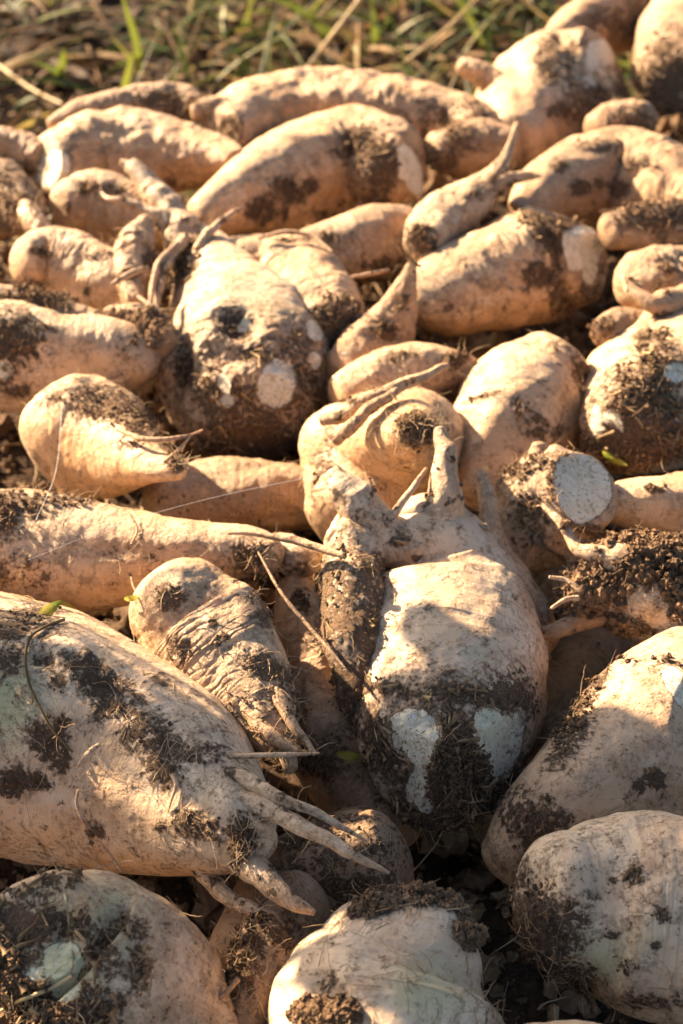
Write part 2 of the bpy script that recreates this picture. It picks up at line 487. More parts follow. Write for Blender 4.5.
def beet(label, ctrl, mud=(), white=(), green=(), cuts=(), pits=(), rings=0.35, dust=0.3, dry=0.5, tint=0.0, crown=0.0, crown_mud=0.0,
         crown_rough=0.05, roots=(), forks=(), lump=0.09, nu=112, nv=120, cap0=0.6, cap1=0.5, hair=0, scrap=0, crumb=0, crumb_size=0.0016,
         groove=0.05, seed=None, tail_mud=0.0, bulges=(), thick=0.6, fork_mud=(), ringf=95, irr=1.0, flats=5, tone=None, grow=1.0, pile=0.0, flat_white=False, wob_k=0.5):
    _count[0] += 1
    seed = seed if seed is not None else _count[0]
    rs = np.random.RandomState(1000 + seed)
    off = rs.rand(3) * 40
    if tone is None: tone = float(np.interp(np.mean([c[1] for c in ctrl]), [100, 450, 800], [.10, .30, .62]) + rs.normal() * .16)
    if np.mean([c[1] for c in ctrl]) < 330: rings += .25; lump *= 1.2; dust += .12; hair = max(hair, 70); crumb = int(crumb * 1.3) + 60
    tone = min(1, max(0, tone))
    ctrl = [(c[0], c[1], c[2] * grow) + tuple(c[3:]) for c in ctrl]
    C = ctrl3(ctrl)
    B = sweep(C, nu, nv, cap0, cap1, ncap=max(12, nv // 7))
    V, D, s, a, r, L, R = B['V'], B['D'], B['s'], B['a'], B['r'], B['L'], B['rmax']
    t = np.clip(s / L, -0.3, 1.2)
    base = V.copy()
    # outline: not round, lumpy, furrowed, ringed
    low = fbm((V + off) / (1.25 * R), 3, 0.5)
    mid = fbm((V + off * 1.7) / (0.42 * R), 3, 0.5)
    k = 1 + lump * 1.6 * low + lump * 0.55 * mid
    f1, f2 = rs.rand(2) * 6.28
    k += irr * (0.05 * np.cos(2 * a + f1 + 2.0 * t) + 0.03 * np.cos(3 * a + f2 - 2.5 * t))
    tw = rs.rand() * 6.28; pitch = rs.normal() * 1.2
    for j in range(2):
        da = np.angle(np.exp(1j * (a - tw - j * math.pi - pitch * t)))
        k -= groove * np.exp(-(da / 0.22) ** 2) * sstep(0.2, 0.45, t) * sstep(1.05, 0.8, t)
    cosa, sina = np.cos(a), np.sin(a)
    axial = np.stack([cosa * 1.0 + off[0], sina * 1.0 + off[1], s + off[2]], 1)
    q = np.stack([cosa * 0.9 + off[0], sina * 0.9 + off[1], (s + 0.004 * fbm((V + off) / 0.02, 2)) * ringf + off[2]], 1)
    rn = 1 - np.abs(fbm(q, 2)) * 2.2
    rw = rings * (0.35 + 0.65 * sstep(-0.1, 0.35, fbm((V + off * 2.3) / 0.045, 2)))
    V = V + D * (r * (k - 1))[:, None] - D * (rw * np.clip(rn, 0, 1) ** 4 * 0.0034 * np.clip(r / R, 0.15, 1))[:, None]
    faces0 = [B['q'], B['t0'], B['t1']]
    N = vnormals(V, faces0)
    # flat sides
    for j in range(flats):
        i = rs.randint(int(0.1 * len(V)), int(0.8 * len(V))); nn_ = D[i] + rs.normal(size=3) * .25; nn_ /= np.linalg.norm(nn_)
        hh = V @ nn_; hh = hh - hh.max() + rs.uniform(.08, .17) * R; sw_ = .035 * R
        V = V - nn_ * (0.6 * sw_ * np.logaddexp(0, np.clip(hh / sw_, -40, 40)))[:, None]
    N = vnormals(V, faces0)
    # bulges / hollows made where wanted
    for px, py, rad, h in bulges:
        x, y, d = proj(V); rr = np.hypot(x - px, y - py) / rad
        face = np.einsum('ij,ij->i', N, CAM - V) > 0
        V = V + N * (h / 100 * np.exp(-rr ** 2 * 1.5) * face)[:, None]
    # rough crown: leaf scars
    cl = max(crown, 0.001) * (L + B['l0'])
    cs = s + B['l0']
    cm = sstep(cl * 1.15, cl * 0.7, cs) if crown > 0 else np.zeros(len(V))
    if crown > 0:
        lm = fbm((V + off) / 0.016, 4, 0.6); lr = 1 - 2 * np.abs(fbm((V + off * 3.1) / 0.011, 3))
        V = V + N * (cm * crown_rough * R * (1.5 * lm + 0.5 * lr))[:, None]
    # knife cuts
    flat = np.zeros(len(V))
    for (px, py), (cr, cu, ct), dep in cuts:
        n = RT * cr + UP * cu - FWD * ct; n = n / np.linalg.norm(n)
        x, y, d = proj(V); face = np.einsum('ij,ij->i', vnormals(V, faces0), CAM - V) > 0
        e = np.hypot(x - px, y - py) + (~face) * 1e4; i = int(np.argmin(e))
        h = (V - V[i]) @ n + dep / 100
        over = np.clip(h, 0, None)
        V = V - n * (over * 0.985)[:, None]
        flat = np.maximum(flat, sstep(0.0, 0.0008, over))
    N = vnormals(V, faces0)
    wm = blob_mask(V, N, white, 0.25)
    if flat_white: wm = wm * flat
    pm = blob_mask(V, N, pits, 0.5)
    V = V - N * (pm * 0.008)[:, None]
    mm = blob_mask(V, N, mud, 0.75)
    mm = np.maximum(mm, cm * crown_mud)
    if tail_mud: mm = np.maximum(mm, tail_mud * sstep(0.55, 1.0, t))
    # general spots of soil everywhere
    spots = sstep(0.20, 0.42, fbm((V + off * 1.3) / 0.03, 4, 0.55)) * dust * 0.6
    mm = np.maximum(mm, spots)
    mm = np.where(wm > 0.3, np.minimum(mm, 0.12), mm)
    gm = blob_mask(V, N, green, 0.7)
    mb = sstep(0.40, 0.62, mm + 0.45 * fbm((V + off) / 0.017, 4, 0.6))
    gr = fbm((V + off) / 0.0045, 3, 0.6)
    V = V + N * (mb * (0.0003 + 0.0016 * thick * np.clip(gr + 0.3, 0, 1)))[:, None]
    fine = fbm((V + off) / 0.008, 3, 0.5)
    V = V + N * (fine * 0.00035)[:, None]
    N = vnormals(V, faces0)
    org = V.mean(0); org = np.array([org[0], org[1], V[:, 2].min()])
    root = empty('sugar_beet', org)
    tag(root, label, 'sugar beet', GROUP)
    n = len(V)
    at_ = dict(tone=np.full(n, tone), rest=V - org + off, axial=axial, mud=np.maximum(mm, pm), cut=np.maximum(wm, 0), dust=np.full(n, dust) + cm * 0.4, green=gm,
               tint=np.full(n, tint) + pm * 0.8, dry=np.clip(np.full(n, dry) + 0.25 * low - 0.9 * pm, 0, 1))  # pits darkened in colour too, through mud and tint
    def part(name, quads, tris):
        used = np.unique(np.concatenate([quads.ravel(), tris.ravel()])); mp = np.full(n, -1); mp[used] = np.arange(len(used))
        return mesh_obj(name, V[used] - org, [mp[quads], mp[tris]], M_SKIN, root, {k_: v_[used] for k_, v_ in at_.items()}, N[used])
    none = np.zeros((0, 3), int)
    if crown > 0:
        incrown = (cs[B['q'][:, 0]] < cl * 0.9)
        part('root_body', B['q'][~incrown], B['t1']); part('crown', B['q'][incrown], B['t0'])
    else:
        part('root_body', B['q'], np.vstack([B['t0'], B['t1']]))
    # forks and rootlets
    FV, FN, FM = [V], [N], [mm]
    for name, lst in (('root_fork', forks), ('rootlet', roots)):
        for ri, rc in enumerate(lst):
            CC = ctrl_abs(rc); big = name == 'root_fork'
            nn = 40 if big else 14
            S = sweep(CC, nn if ri >= len(fork_mud) or not big else 90, 90 if big else 60, 0.4, 0.6, 6)
            v, dd = S['V'], S['D']; rr_ = S['rmax']
            v = v + dd * (S['r'] * (0.20 * fbm((v + off) / (1.6 * rr_ + 0.004), 3) + 0.13 * fbm((v + off) / (0.5 * rr_ + 0.001), 3)))[:, None]
            wob = fbm(np.stack([S['s'] / 0.03 + off[0], np.full(len(v), off[1]), np.zeros(len(v))], 1), 2); wob2 = fbm(np.stack([S['s'] / 0.03 + off[2], np.full(len(v), off[0]), np.zeros(len(v))], 1), 2)
            v = v + np.stack([wob, wob2 * 0.5, wob2], 1) * (rr_ * wob_k)
            fs = [S['q'], S['t0'], S['t1']]; nv_ = vnormals(v, fs); m_ = len(v)
            sp = sstep(0.05, 0.35, fbm((v + off * 1.3) / 0.012, 3)) * 0.70
            if big and ri < len(fork_mud): sp = np.maximum(sp, fork_mud[ri] * sstep(0.12, 0.45, S['s'] / S['L']) * (0.85 + 0.5 * fbm((v + off) / 0.02, 2)))
            ax = np.stack([np.cos(S['a']) + off[0], np.sin(S['a']) + off[1], S['s'] + off[2]], 1)
            mesh_obj(name, v - org, fs, M_SKIN, root, dict(tone=np.full(m_, tone), rest=v - org + off, axial=ax, mud=sp, cut=np.zeros(m_), dust=np.full(m_, dust + .25), green=np.zeros(m_), tint=np.full(m_, tint + (0.0 if big else 0.12)), dry=np.full(m_, dry + (.4 if big and ri < len(fork_mud) and fork_mud[ri] > .3 else 0))), nv_)
            if big: FV.append(v); FN.append(nv_); FM.append(sp)
    AV, AN, AM = np.vstack(FV), np.vstack(FN), np.concatenate(FM)
    vis = np.einsum('ij,ij->i', AN, CAM - AV) > -0.3 * 1.0
    wsel = np.clip(AM + 0.35 * fbm((AV + off) / 0.017, 3, 0.6) - 0.35, 0, 1) * vis
    if crumb and wsel.sum() > 0:
        idx = rs.choice(len(AV), crumb, p=wsel / wsel.sum())
        jit = rs.normal(size=(crumb, 3)) * 0.0012
        sz = crumb_size * 0.42 * thick / 0.6 * np.clip(np.exp(rs.normal(size=crumb) * 0.6), .2, 2.6)
        cv, cf = crumbs(AV[idx] + jit + AN[idx] * (pile * rs.rand(crumb) ** 1.5 * np.clip((AM[idx] - .7) / .25, 0, 1))[:, None], AN[idx], sz, rs)
        o = mesh_obj('soil_crumbs', cv - org, [cf], M_SOIL, root, dict(rest=cv - org + off, dry=np.repeat(np.clip(dry + 0.15 * rs.normal(size=crumb), 0, 1), len(ICO_V))), smooth=False)
        o['kind'] = 'stuff'
    if hair:
        hw = (0.03 + np.clip(AM, 0, 1)) * vis
        idx = rs.choice(len(AV), hair, p=hw / hw.sum())
        hv, hf = hairs(AV[idx], AN[idx], rs, 0.016, 0.00028)
        o = mesh_obj('root_hairs', hv - org, [hf], M_FIBRE, root); o['kind'] = 'stuff'
    if scrap:
        sw = np.clip(AM - 0.35, 0, 1) * vis
        idx = rs.choice(len(AV), scrap, p=sw / sw.sum())
        hv, hf = scraps(AV[idx], AN[idx], rs, 0.011, 0.0028)
        o = mesh_obj('leaf_stalk_scraps', hv - org, [hf], M_SCRAP, root); o['kind'] = 'stuff'
    return root

SUN_TO = (-0.72, 0.60, 0.42)
SUN_STRENGTH = 5.0
SUN_COLOR = (1.0, 0.745, 0.49)
SKY_STRENGTH = 0.05
EXPOSURE = 2.3
FSTOP = 8.0
SHADE = [(600, 895, 95, .85), (668, 945, 92, .9), (560, 965, 62, .8), (640, 775, 80, .9), (588, 805, 60, .8), (684, 830, 52, .85), (450, 745, 58, .8), (505, 690, 30, .8), (420, 790, 50, .75),
         (470, 985, 50, .8), (405, 1018, 56, .85), (95, 905, 56, .75), (118, 960, 72, .8), (345, 840, 52, .7), (318, 858, 46, .75), (372, 868, 46, .75)]

# ================================================================== the heap, front to back
# big forked beet, left
beet('big mud-spotted beet at the left edge, its thin roots fanning out to the right',
     [(-130, 690, 95, 0), (-70, 700, 118, 1), (0, 722, 128, 1.5), (70, 737, 124, 1.5), (140, 765, 106, 1), (195, 800, 78, 0.5), (235, 830, 46, 0), (256, 845, 24, -.5)],
     mud=[(85, 672, 34, 18, .85, 20), (100, 690, 15, 32, .85), (60, 680, 14, 10, .8), (88, 655, 6, 6, .9), (45, 740, 20, 22, .9), (60, 760, 12, 14, .85), (12, 783, 26, 15, .95), (40, 782, 12, 10, .9),
          (62, 724, 8, 8, .9), (150, 735, 36, 22, .8, 30), (165, 765, 22, 24, .85), (120, 710, 22, 14, .72, 20), (200, 755, 26, 10, .8, -10), (190, 822, 15, 16, .95), (210, 830, 14, 12, .85),
          (160, 826, 5, 5, .9), (240, 835, 14, 22, .9), (20, 625, 46, 18, .8, -15), (95, 832, 9, 9, .8), (125, 690, 26, 10, .62, 30), (158, 680, 14, 8, .7, 20), (5, 660, 30, 14, .7, -40)],
     green=[(5, 700, 34, 40, .8)], pits=[(42, 658, 11, 9, .5)], rings=.16, dust=.34, dry=.12, tint=.02, crumb=950, crumb_size=.0011, hair=260, wob_k=.22, tone=.7, nu=240, nv=260, lump=.08, groove=.03,
     bulges=[(70, 640, 40, .5), (230, 805, 25, .35)],
     forks=[[(178, 778, 8, -2.2), (205, 774, 11, -1.0), (240, 778, 9, -.2), (280, 798, 6.5, .4), (325, 818, 4.2, .2), (366, 842, 1.4, -.4)],
            [(196, 806, 12, -2.6), (228, 800, 14, -1.2), (262, 807, 11, -.4), (305, 828, 8.5, 0), (348, 853, 5.8, 0), (388, 874, 1.8, -.5)],
            [(222, 832, 28, -3.6), (246, 858, 19, -2.8), (270, 884, 12.5, -2.5), (294, 901, 9, -2.6), (314, 912, 3.5, -3)],
            [(196, 860, 11, -5), (208, 878, 10, -5.2), (228, 897, 8.5, -5.2), (258, 912, 6.5, -5), (276, 916, 4, -5)]],
     roots=[[(190, 752, 1.5, -1.5), (235, 756, 2.6, -.3), (275, 755, 2.8, .6), (319, 753, 1.2, .9)],
            [(196, 726, .8, -.4), (215, 729, 1.4, -.2), (232, 732, .8, .1)],
            [(76, 768, 1, .1), (84, 760, 3.4, .55), (90, 752, 3.6, .75), (98, 745, 2, .65)],
            [(78, 790, 1.5, -.2), (77, 806, 1.8, -.9), (88, 828, 2.0, -2), (108, 852, 1.8, -4.2), (122, 872, 1, -5)],
            [(168, 770, 2, -.4), (176, 782, 2.6, -.2), (172, 798, 1.4, -.8), (168, 812, .8, -1.6)]])

# ringed beet between the two big ones
beet('wrinkled ringed beet with bunched root tips, between the two big front beets',
     [(181, 607, 54, 2.0), (203, 636, 68, 1.5), (226, 666, 66, .9), (247, 693, 53, 0), (263, 716, 37, -1), (275, 736, 22, -2), (285, 753, 11, -3)],
     mud=[(170, 595, 16, 12, .75, -20), (178, 650, 12, 20, .72), (265, 668, 34, 14, .75, 30), (220, 640, 10, 6, .7), (212, 622, 6, 5, .8), (268, 615, 12, 14, .7), (282, 690, 16, 20, .7), (245, 705, 20, 12, .6), (255, 600, 12, 8, .6)],
     ringf=150, flats=2, rings=.38, dust=.55, dry=.72, tint=.02, crumb=520, crumb_size=.001, hair=240, nu=200, nv=240, lump=.10, groove=.02, tail_mud=.30, cap0=.85,
     forks=[[(238, 690, 10, -1.8), (252, 716, 8.5, -2.2), (272, 738, 7, -2.2), (298, 752, 5, -2.4)],
            [(254, 700, 13, -2.0), (266, 726, 11, -2.5), (282, 750, 9, -3), (291, 770, 8, -3.4)],
            [(276, 690, 9, -1.5), (284, 708, 7, -1.6), (296, 730, 5, -1.7), (315, 755, 2.5, -2)]],
     roots=[[(258, 552, 1, .6), (282, 594, 1.8, -.2), (305, 622, 2.2, -1), (330, 650, 1.8, -1.4), (345, 668, 1, -1.4)],
            [(112, 585, .8, -3), (118, 574, 1.1, -2.4), (128, 570, 1.2, -2.2), (134, 588, 1.2, -2.2), (140, 600, .9, -2)]])

# hero beet, centre
beet('largest pale beet in the middle, root prongs up and cut crown facing down',
     [(441, 788, 46, -2.4), (441, 764, 66, -1.6), (442, 730, 86, -.5), (444, 688, 99, 0), (446, 635, 93, .4), (444, 592, 82, .8), (436, 556, 64, 1.3), (427, 528, 44, 1.6), (424, 510, 30, 1.6)],
     fork_mud=[0, 0, .88], irr=.3, flats=0, grow=1.05, tone=.95, mud=[(390, 688, 34, 9, .8, 8), (470, 696, 62, 12, .8, 3), (445, 770, 38, 62, 1.2), (385, 745, 22, 36, .9), (515, 700, 26, 26, .75), (490, 780, 40, 40, .95), (342, 640, 20, 90, .85), (440, 810, 60, 28, 1.0),
          (352, 720, 12, 26, .7), (395, 535, 14, 6, .55)],
     pile=.003, white=[(414, 732, 27, 24, .92, 25), (421, 752, 14, 16, .85), (417, 785, 11, 22, .85, 10), (425, 805, 9, 8, .8), (490, 730, 17, 24, .95, -10), (503, 746, 14, 34, .92, 8), (514, 738, 9, 30, .85, 12)],
     green=[(494, 728, 16, 22, .45), (480, 655, 16, 10, .3)],
     cuts=[((408, 748), (-.62, -.25, .75), .75), ((508, 748), (.70, -.2, .68), .75), ((450, 765), (0.03, -.42, .9), .9)],
     rings=.05, dust=.30, dry=.42, tint=.03, crown=.31, crown_mud=.40, crown_rough=.045, crumb=4200, crumb_size=.0012, hair=240, scrap=190, nu=280, nv=300, lump=.07, groove=.035, cap0=.85,
     bulges=[(395, 610, 14, -.35), (420, 600, 30, .25)],
     forks=[[(438, 566, 34, -3.8), (437, 532, 35, -1.9), (438, 508, 28, -.1), (444, 489, 20, 1.2), (446, 471, 13, 2.0), (443, 452, 10.5, 2.9), (439, 433, 6.5, 3.6)],
            [(428, 588, 34, -4.4), (405, 560, 33, -2.8), (382, 535, 29, -1.2), (360, 511, 24, .4), (343, 491, 18, 1.5), (333, 478, 11, 2.1)],
            [(366, 520, 20, -1.8), (356, 542, 28, -1.5), (351, 570, 31, -1.5), (351, 605, 32, -2.0), (355, 648, 31, -3.2), (361, 690, 25, -4.8), (368, 720, 12, -6.2)]],
     roots=[[(386, 525, 4.5, -.2), (398, 508, 4.2, .9), (412, 490, 3.4, 1.6), (426, 468, 1.8, 2.3)]])

# right-hand front beets
beet('smooth tan beet at the right edge with a pale knife cut and dark spots',
     [(735, 705, 86, -.5), (694, 722, 94, -.5), (650, 750, 92, -1), (608, 784, 76, -2), (562, 818, 60, -3.4), (530, 842, 46, -5.6), (506, 860, 30, -8)],
     mud=[(655, 778, 10, 10, .9), (640, 786, 6, 8, .85), (585, 700, 10, 40, .8, 30), (572, 730, 16, 40, .8, 25), (535, 825, 40, 30, .7, 40), (600, 668, 12, 12, .7), (620, 660, 30, 6, .5), (672, 665, 18, 7, .8, 30)],
     white=[(682, 690, 13, 30, 1.0, -35)], cuts=[((684, 690), (.5, .35, .75), .25)], rings=.22, dust=.34, dry=.30, tint=.34, crumb=420, hair=60, nu=220, nv=220, lump=.08, groove=.02)  # tint puts some of its shade into the colour

beet('massive pale beet filling the lower right corner, dark soil on its left end',
     [(568, 905, 66, -1), (605, 908, 88, -.3), (650, 915, 100, 0), (705, 922, 102, 0), (770, 930, 88, -1), (830, 935, 60, -2)],
     mud=[(535, 935, 44, 50, 1.0), (520, 900, 14, 40, .85), (560, 985, 40, 26, .85), (637, 875, 12, 8, .8), (612, 880, 6, 4, .7), (662, 915, 10, 8, .72), (630, 965, 12, 6, .7), (655, 945, 8, 5, .8), (610, 935, 8, 5, .7), (660, 1000, 40, 9, .6)],
     green=[(600, 958, 38, 26, .65), (640, 940, 20, 20, .3)], pits=[(533, 884, 9, 20, .25)],
     rings=.15, dust=.32, dry=.10, tint=.08, crumb=650, crumb_size=.0013, hair=140, tone=.9, nu=240, nv=220, lump=.10, groove=.02, cap0=.8, bulges=[(570, 870, 40, .6), (540, 880, 18, -.5)])

beet('pale beet at the bottom centre, wearing a loose brown clump of soil on top',
     [(402, 958, 78, 0), (392, 990, 104, .5), (384, 1035, 118, .5), (376, 1100, 112, 0), (370, 1170, 80, -2)],
     mud=[(440, 886, 60, 18, 1.0, -3), (385, 904, 36, 8, .85, -15), (472, 902, 22, 16, .9), (464, 936, 7, 16, .9, -25), (330, 1015, 34, 14, .75), (452, 905, 26, 6, .7, 20), (492, 970, 8, 40, .5)],
     green=[(425, 990, 34, 30, .65)], pits=[(322, 982, 14, 11, .55), (338, 992, 9, 8, .45)],
     thick=.72, tone=.85, rings=.10, dust=.10, dry=.55, tint=0, pile=.013, crumb=5200, crumb_size=.0016, hair=380, nu=240, nv=200, lump=.08, groove=.02, cap0=.75, bulges=[(340, 950, 40, .4), (450, 905, 30, .9), (415, 900, 22, .4)])

beet('round soil-covered beet crown in the lower left corner',
     [(48, 930, 62, 1.5), (72, 945, 84, 1), (105, 975, 92, 0), (150, 1020, 86, -2), (210, 1090, 60, -5)],
     mud=[(22, 920, 36, 38, .85), (8, 960, 34, 60, .9), (60, 1008, 60, 28, .9), (75, 925, 22, 20, .66), (100, 955, 26, 28, .55), (130, 930, 26, 16, .5), (55, 880, 40, 10, .5), (140, 970, 10, 30, .7)],
     white=[(64, 962, 22, 22, .85, 20), (66, 988, 16, 14, .8), (38, 974, 16, 8, .75)], green=[(66, 970, 34, 30, 1.0), (110, 920, 40, 40, .6), (50, 900, 40, 20, .4)],
     pits=[(63, 928, 10, 14, .6)], thick=.75, rings=.1, dust=.45, dry=.45, tint=.14, crumb=1100, crumb_size=.0014, hair=120, scrap=120, nu=230, nv=200, lump=.10, groove=.02, cap0=.8,
     cuts=[((75, 950), (-.25, .35, .9), .5)], bulges=[(10, 930, 35, .5)])

beet('cream top of a small beet just showing at the bottom edge',
     [(540, 1064, 44, -2), (575, 1070, 54, -2), (620, 1080, 50, -2), (665, 1095, 34, -3)], rings=.1, dust=.1, dry=.3, lump=.06, cap0=.9)

beet('dusty beet with brown shade painted in, lying under the thin forked roots',
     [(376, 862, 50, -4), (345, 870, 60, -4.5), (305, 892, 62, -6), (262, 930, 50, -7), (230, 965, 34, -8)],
     mud=[(340, 845, 70, 40, .5), (310, 880, 50, 24, .6), (360, 890, 44, 22, .75), (380, 850, 22, 30, .55), (300, 850, 16, 10, .55)], rings=.3, dust=1.0, dry=.25, tint=1.1, crumb=350, hair=80, nu=170, nv=160)  # dusty and dirty; tint and mud blobs also paint its shade

beet('narrow muddy root end hanging between two beets at bottom left',
     [(300, 905, 40, -5), (278, 935, 42, -5), (262, 970, 36, -5), (248, 1005, 28, -5.5), (236, 1045, 22, -6)],
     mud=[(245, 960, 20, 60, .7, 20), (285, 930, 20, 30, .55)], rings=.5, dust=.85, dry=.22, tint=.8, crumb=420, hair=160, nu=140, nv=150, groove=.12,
     roots=[[(238, 980, 3, -4.6), (222, 996, 2.4, -4.6), (205, 1006, 1.6, -4.8), (196, 1010, .8, -5)]])

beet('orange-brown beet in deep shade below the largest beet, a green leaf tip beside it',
     [(298, 690, 34, -5.5), (318, 712, 46, -5.8), (345, 748, 52, -6.5), (372, 792, 48, -8), (390, 830, 34, -9)], mud=[(320, 760, 30, 30, .5)], rings=.3, dust=.6, dry=.4, tint=.75, crumb=150, hair=30)  # brown tint paints in part of the deep shade

beet('slim brown beet behind the ringed one, half hidden by dark soil',
     [(296, 590, 22, -3), (304, 614, 30, -3), (315, 645, 36, -3.5), (325, 690, 34, -5), (330, 730, 26, -6)], mud=[(300, 600, 12, 12, .6)], rings=.3, dust=.5, dry=.5, tint=.45, crumb=140, hair=50)

beet('stubby little beet end beside the long orange root in the middle',
     [(308, 560, 17, -1.5), (295, 557, 20, -1.2), (280, 550, 17, -2), (266, 545, 10, -3)], mud=[(300, 568, 10, 6, .5)], rings=.3, dust=.4, dry=.6, tint=.12, crumb=90, hair=30, cap0=.9,
     roots=[[(345, 556, 3.4, 1.4), (318, 548, 4.2, 1.0), (290, 539, 4.0, .8), (262, 534, 3.0, .6), (228, 533, 1.6, .4)]])

beet('root tail poking up behind the right shoulder of the largest beet',
     [(528, 640, 36, -5), (512, 604, 33, -3.2), (500, 574, 26, -2.4), (493, 550, 18, -1.6), (490, 525, 11, -.8), (487, 500, 9, 0), (481, 476, 6, .6)],
     mud=[(500, 560, 10, 12, .6)], rings=.4, dust=.55, dry=.45, tint=.12, crumb=120, hair=50, cap1=1.2,
     roots=[[(489, 530, 2.2, -.9), (472, 522, 1.8, -1), (458, 508, 1.2, -1.2)], [(486, 545, 1.8, -1.2), (474, 530, 1.4, -1.4), (462, 518, .8, -1.6)]])

beet('shaded greenish beet deep in the gap right of the largest beet',
     [(520, 735, 48, -9), (560, 695, 50, -9), (590, 662, 44, -9), (630, 640, 30, -9)], rings=.3, dust=.6, dry=.1, tint=.7, green=[(560, 690, 40, 40, .8)],  # tint adds to the shade through its colour
     forks=[[(610, 615, 9, -4.5), (585, 620, 10, -4.4), (560, 628, 9, -4.4), (535, 634, 5, -4.6)]])

beet('beet at the right edge under a crust of crumbly brown soil',
     [(735, 625, 66, 0), (695, 612, 62, 0), (655, 596, 54, 0), (620, 588, 42, -.6), (592, 588, 28, -1.4), (572, 592, 16, -2)],
     mud=[(640, 558, 64, 26, 1.0, 5), (598, 580, 34, 26, .95), (675, 560, 30, 30, 1.0), (575, 600, 22, 16, .9), (672, 582, 16, 16, .95), (630, 625, 30, 8, .7, 15), (680, 600, 12, 20, .8)],
     thick=.9, rings=.12, dust=.2, dry=.62, tint=.04, pile=.006, crumb=3600, crumb_size=.0018, hair=420, scrap=40, nu=190, nv=200, lump=.09, bulges=[(640, 562, 40, .5), (645, 600, 22, .4)],
     forks=[[(650, 575, 24, -1.8), (625, 560, 19, -.6), (604, 555, 12, -.3), (586, 549, 8.5, -.2), (569, 538, 6, -.1), (553, 522, 4, 0), (541, 506, 2, 0)]],
     roots=[[(580, 590, 3, -1), (565, 580, 2.4, -.8), (550, 577, 1.8, -.6)], [(578, 598, 3, -1.4), (565, 600, 2.4, -1.2), (552, 608, 1.8, -1.2)]])

beet('beet with a clean round white knife cut on its end, right of the centre',
     [(584, 492, 37, 1.9), (566, 499, 47, 1.4), (546, 510, 53, .6), (528, 526, 48, -1), (510, 545, 36, -2.5), (498, 565, 20, -4)],
     mud=[(520, 470, 22, 12, .7, -30), (530, 510, 22, 30, .55), (545, 460, 30, 10, .65), (590, 528, 20, 8, .8, 30), (552, 480, 6, 26, .7)],
     white=[(575, 487, 36, 34, 1.6, 35)], cuts=[((575, 487), (.42, .36, .83), 1.15)], flat_white=True, grow=1.08, irr=.4, flats=1, rings=.3, dust=.6, dry=.4, tint=.24, crumb=420, hair=160, nu=180, nv=190, cap0=.6, bulges=[(555, 452, 12, .5)],
     forks=[[(545, 470, 10, -.9), (540, 455, 12, -.1), (541, 445, 9, .5)]])

beet('broken-tipped beet pointing at the viewer, thin roots lying over its top',
     [(352, 520, 52, -3.5), (368, 490, 72, -2), (382, 466, 84, -.8), (394, 450, 70, .8), (403, 440, 46, 2.2), (410, 434, 26, 3.6), (416, 429, 17, 4.6)],
     mud=[(417, 429, 17, 15, 1.3), (320, 450, 14, 50, .6), (375, 395, 40, 10, .7, -25), (350, 405, 20, 10, .7), (440, 420, 12, 26, .4)], rings=.2, dust=.34, dry=.5, tint=.04, crumb=420, hair=420, nu=210, nv=210, lump=.08, cap1=.25, groove=.05,
     forks=[[(322, 420, 6, .6), (345, 412, 8, 1.6), (372, 400, 8, 2.2), (400, 384, 7, 2.6), (425, 376, 5, 2.6), (447, 366, 3, 2.4)],
            [(335, 440, 7, .5), (352, 424, 7, 1.8), (378, 404, 6, 2.4), (398, 388, 4, 2.6), (412, 382, 2.5, 2.6)]])

beet('smooth sunlit beet with a dark scratch, behind the one with the round white cut',
     [(556, 366, 38, -.6), (540, 385, 54, -.3), (522, 412, 62, -.3), (504, 442, 56, -1), (490, 470, 38, -2.5), (480, 492, 22, -4)],
     mud=[(484, 396, 22, 2.6, .95, -18), (530, 415, 26, 9, .6, 30), (580, 370, 12, 26, .6), (560, 345, 20, 6, .5), (545, 432, 20, 8, .55)], rings=.18, dust=.3, dry=.7, tint=.05, crumb=150, hair=60, nu=170, nv=170, lump=.10)

beet('barrel-shaped beet with a square white-cut crown at its right end',
     [(578, 256, 46, .5), (556, 260, 56, .5), (525, 268, 61, .4), (490, 280, 58, 0), (455, 292, 48, -.6), (430, 300, 36, -1.2), (416, 304, 22, -2)],
     mud=[(555, 235, 22, 22, .9), (545, 225, 34, 12, .8, 15), (540, 275, 18, 14, .85), (562, 300, 14, 22, .7), (575, 225, 20, 10, .85), (470, 265, 12, 6, .55), (520, 290, 12, 5, .5), (590, 290, 12, 14, .75)],
     white=[(580, 248, 24, 22, 1.1, -10), (590, 272, 8, 14, .9)], cuts=[((584, 260), (.80, .10, .6), 1.0), ((560, 225), (.35, .85, .4), .5)], flat_white=True, rings=.35, dust=.32, dry=.6, tint=.02, crown=.16, crown_mud=.3, crown_rough=.05, crumb=520, scrap=40, hair=80, nu=190, nv=190, cap0=.5,
     bulges=[(540, 206, 20, .5)])

beet('right-edge beet whose dark leafy crown faces the lower left, white skin above it',
     [(632, 428, 50, .4), (645, 408, 70, .4), (668, 388, 82, .4), (702, 368, 84, 0), (745, 350, 66, -1), (790, 335, 44, -2)],
     mud=[(640, 405, 36, 40, .95), (628, 440, 42, 30, .95), (660, 370, 28, 26, .85), (662, 430, 34, 34, .9), (600, 448, 12, 20, .8), (655, 345, 22, 20, .72)], white=[(611, 416, 10, 8, 1.1), (676, 372, 12, 10, .9), (596, 420, 6, 18, .9)],
     rings=.12, dust=.3, dry=.35, tint=.02, crown=.14, crown_mud=.3, crown_rough=.05, crumb=900, crumb_size=.0016, scrap=130, hair=80, nu=190, nv=190, cap0=.6, green=[(650, 385, 16, 10, .8)])

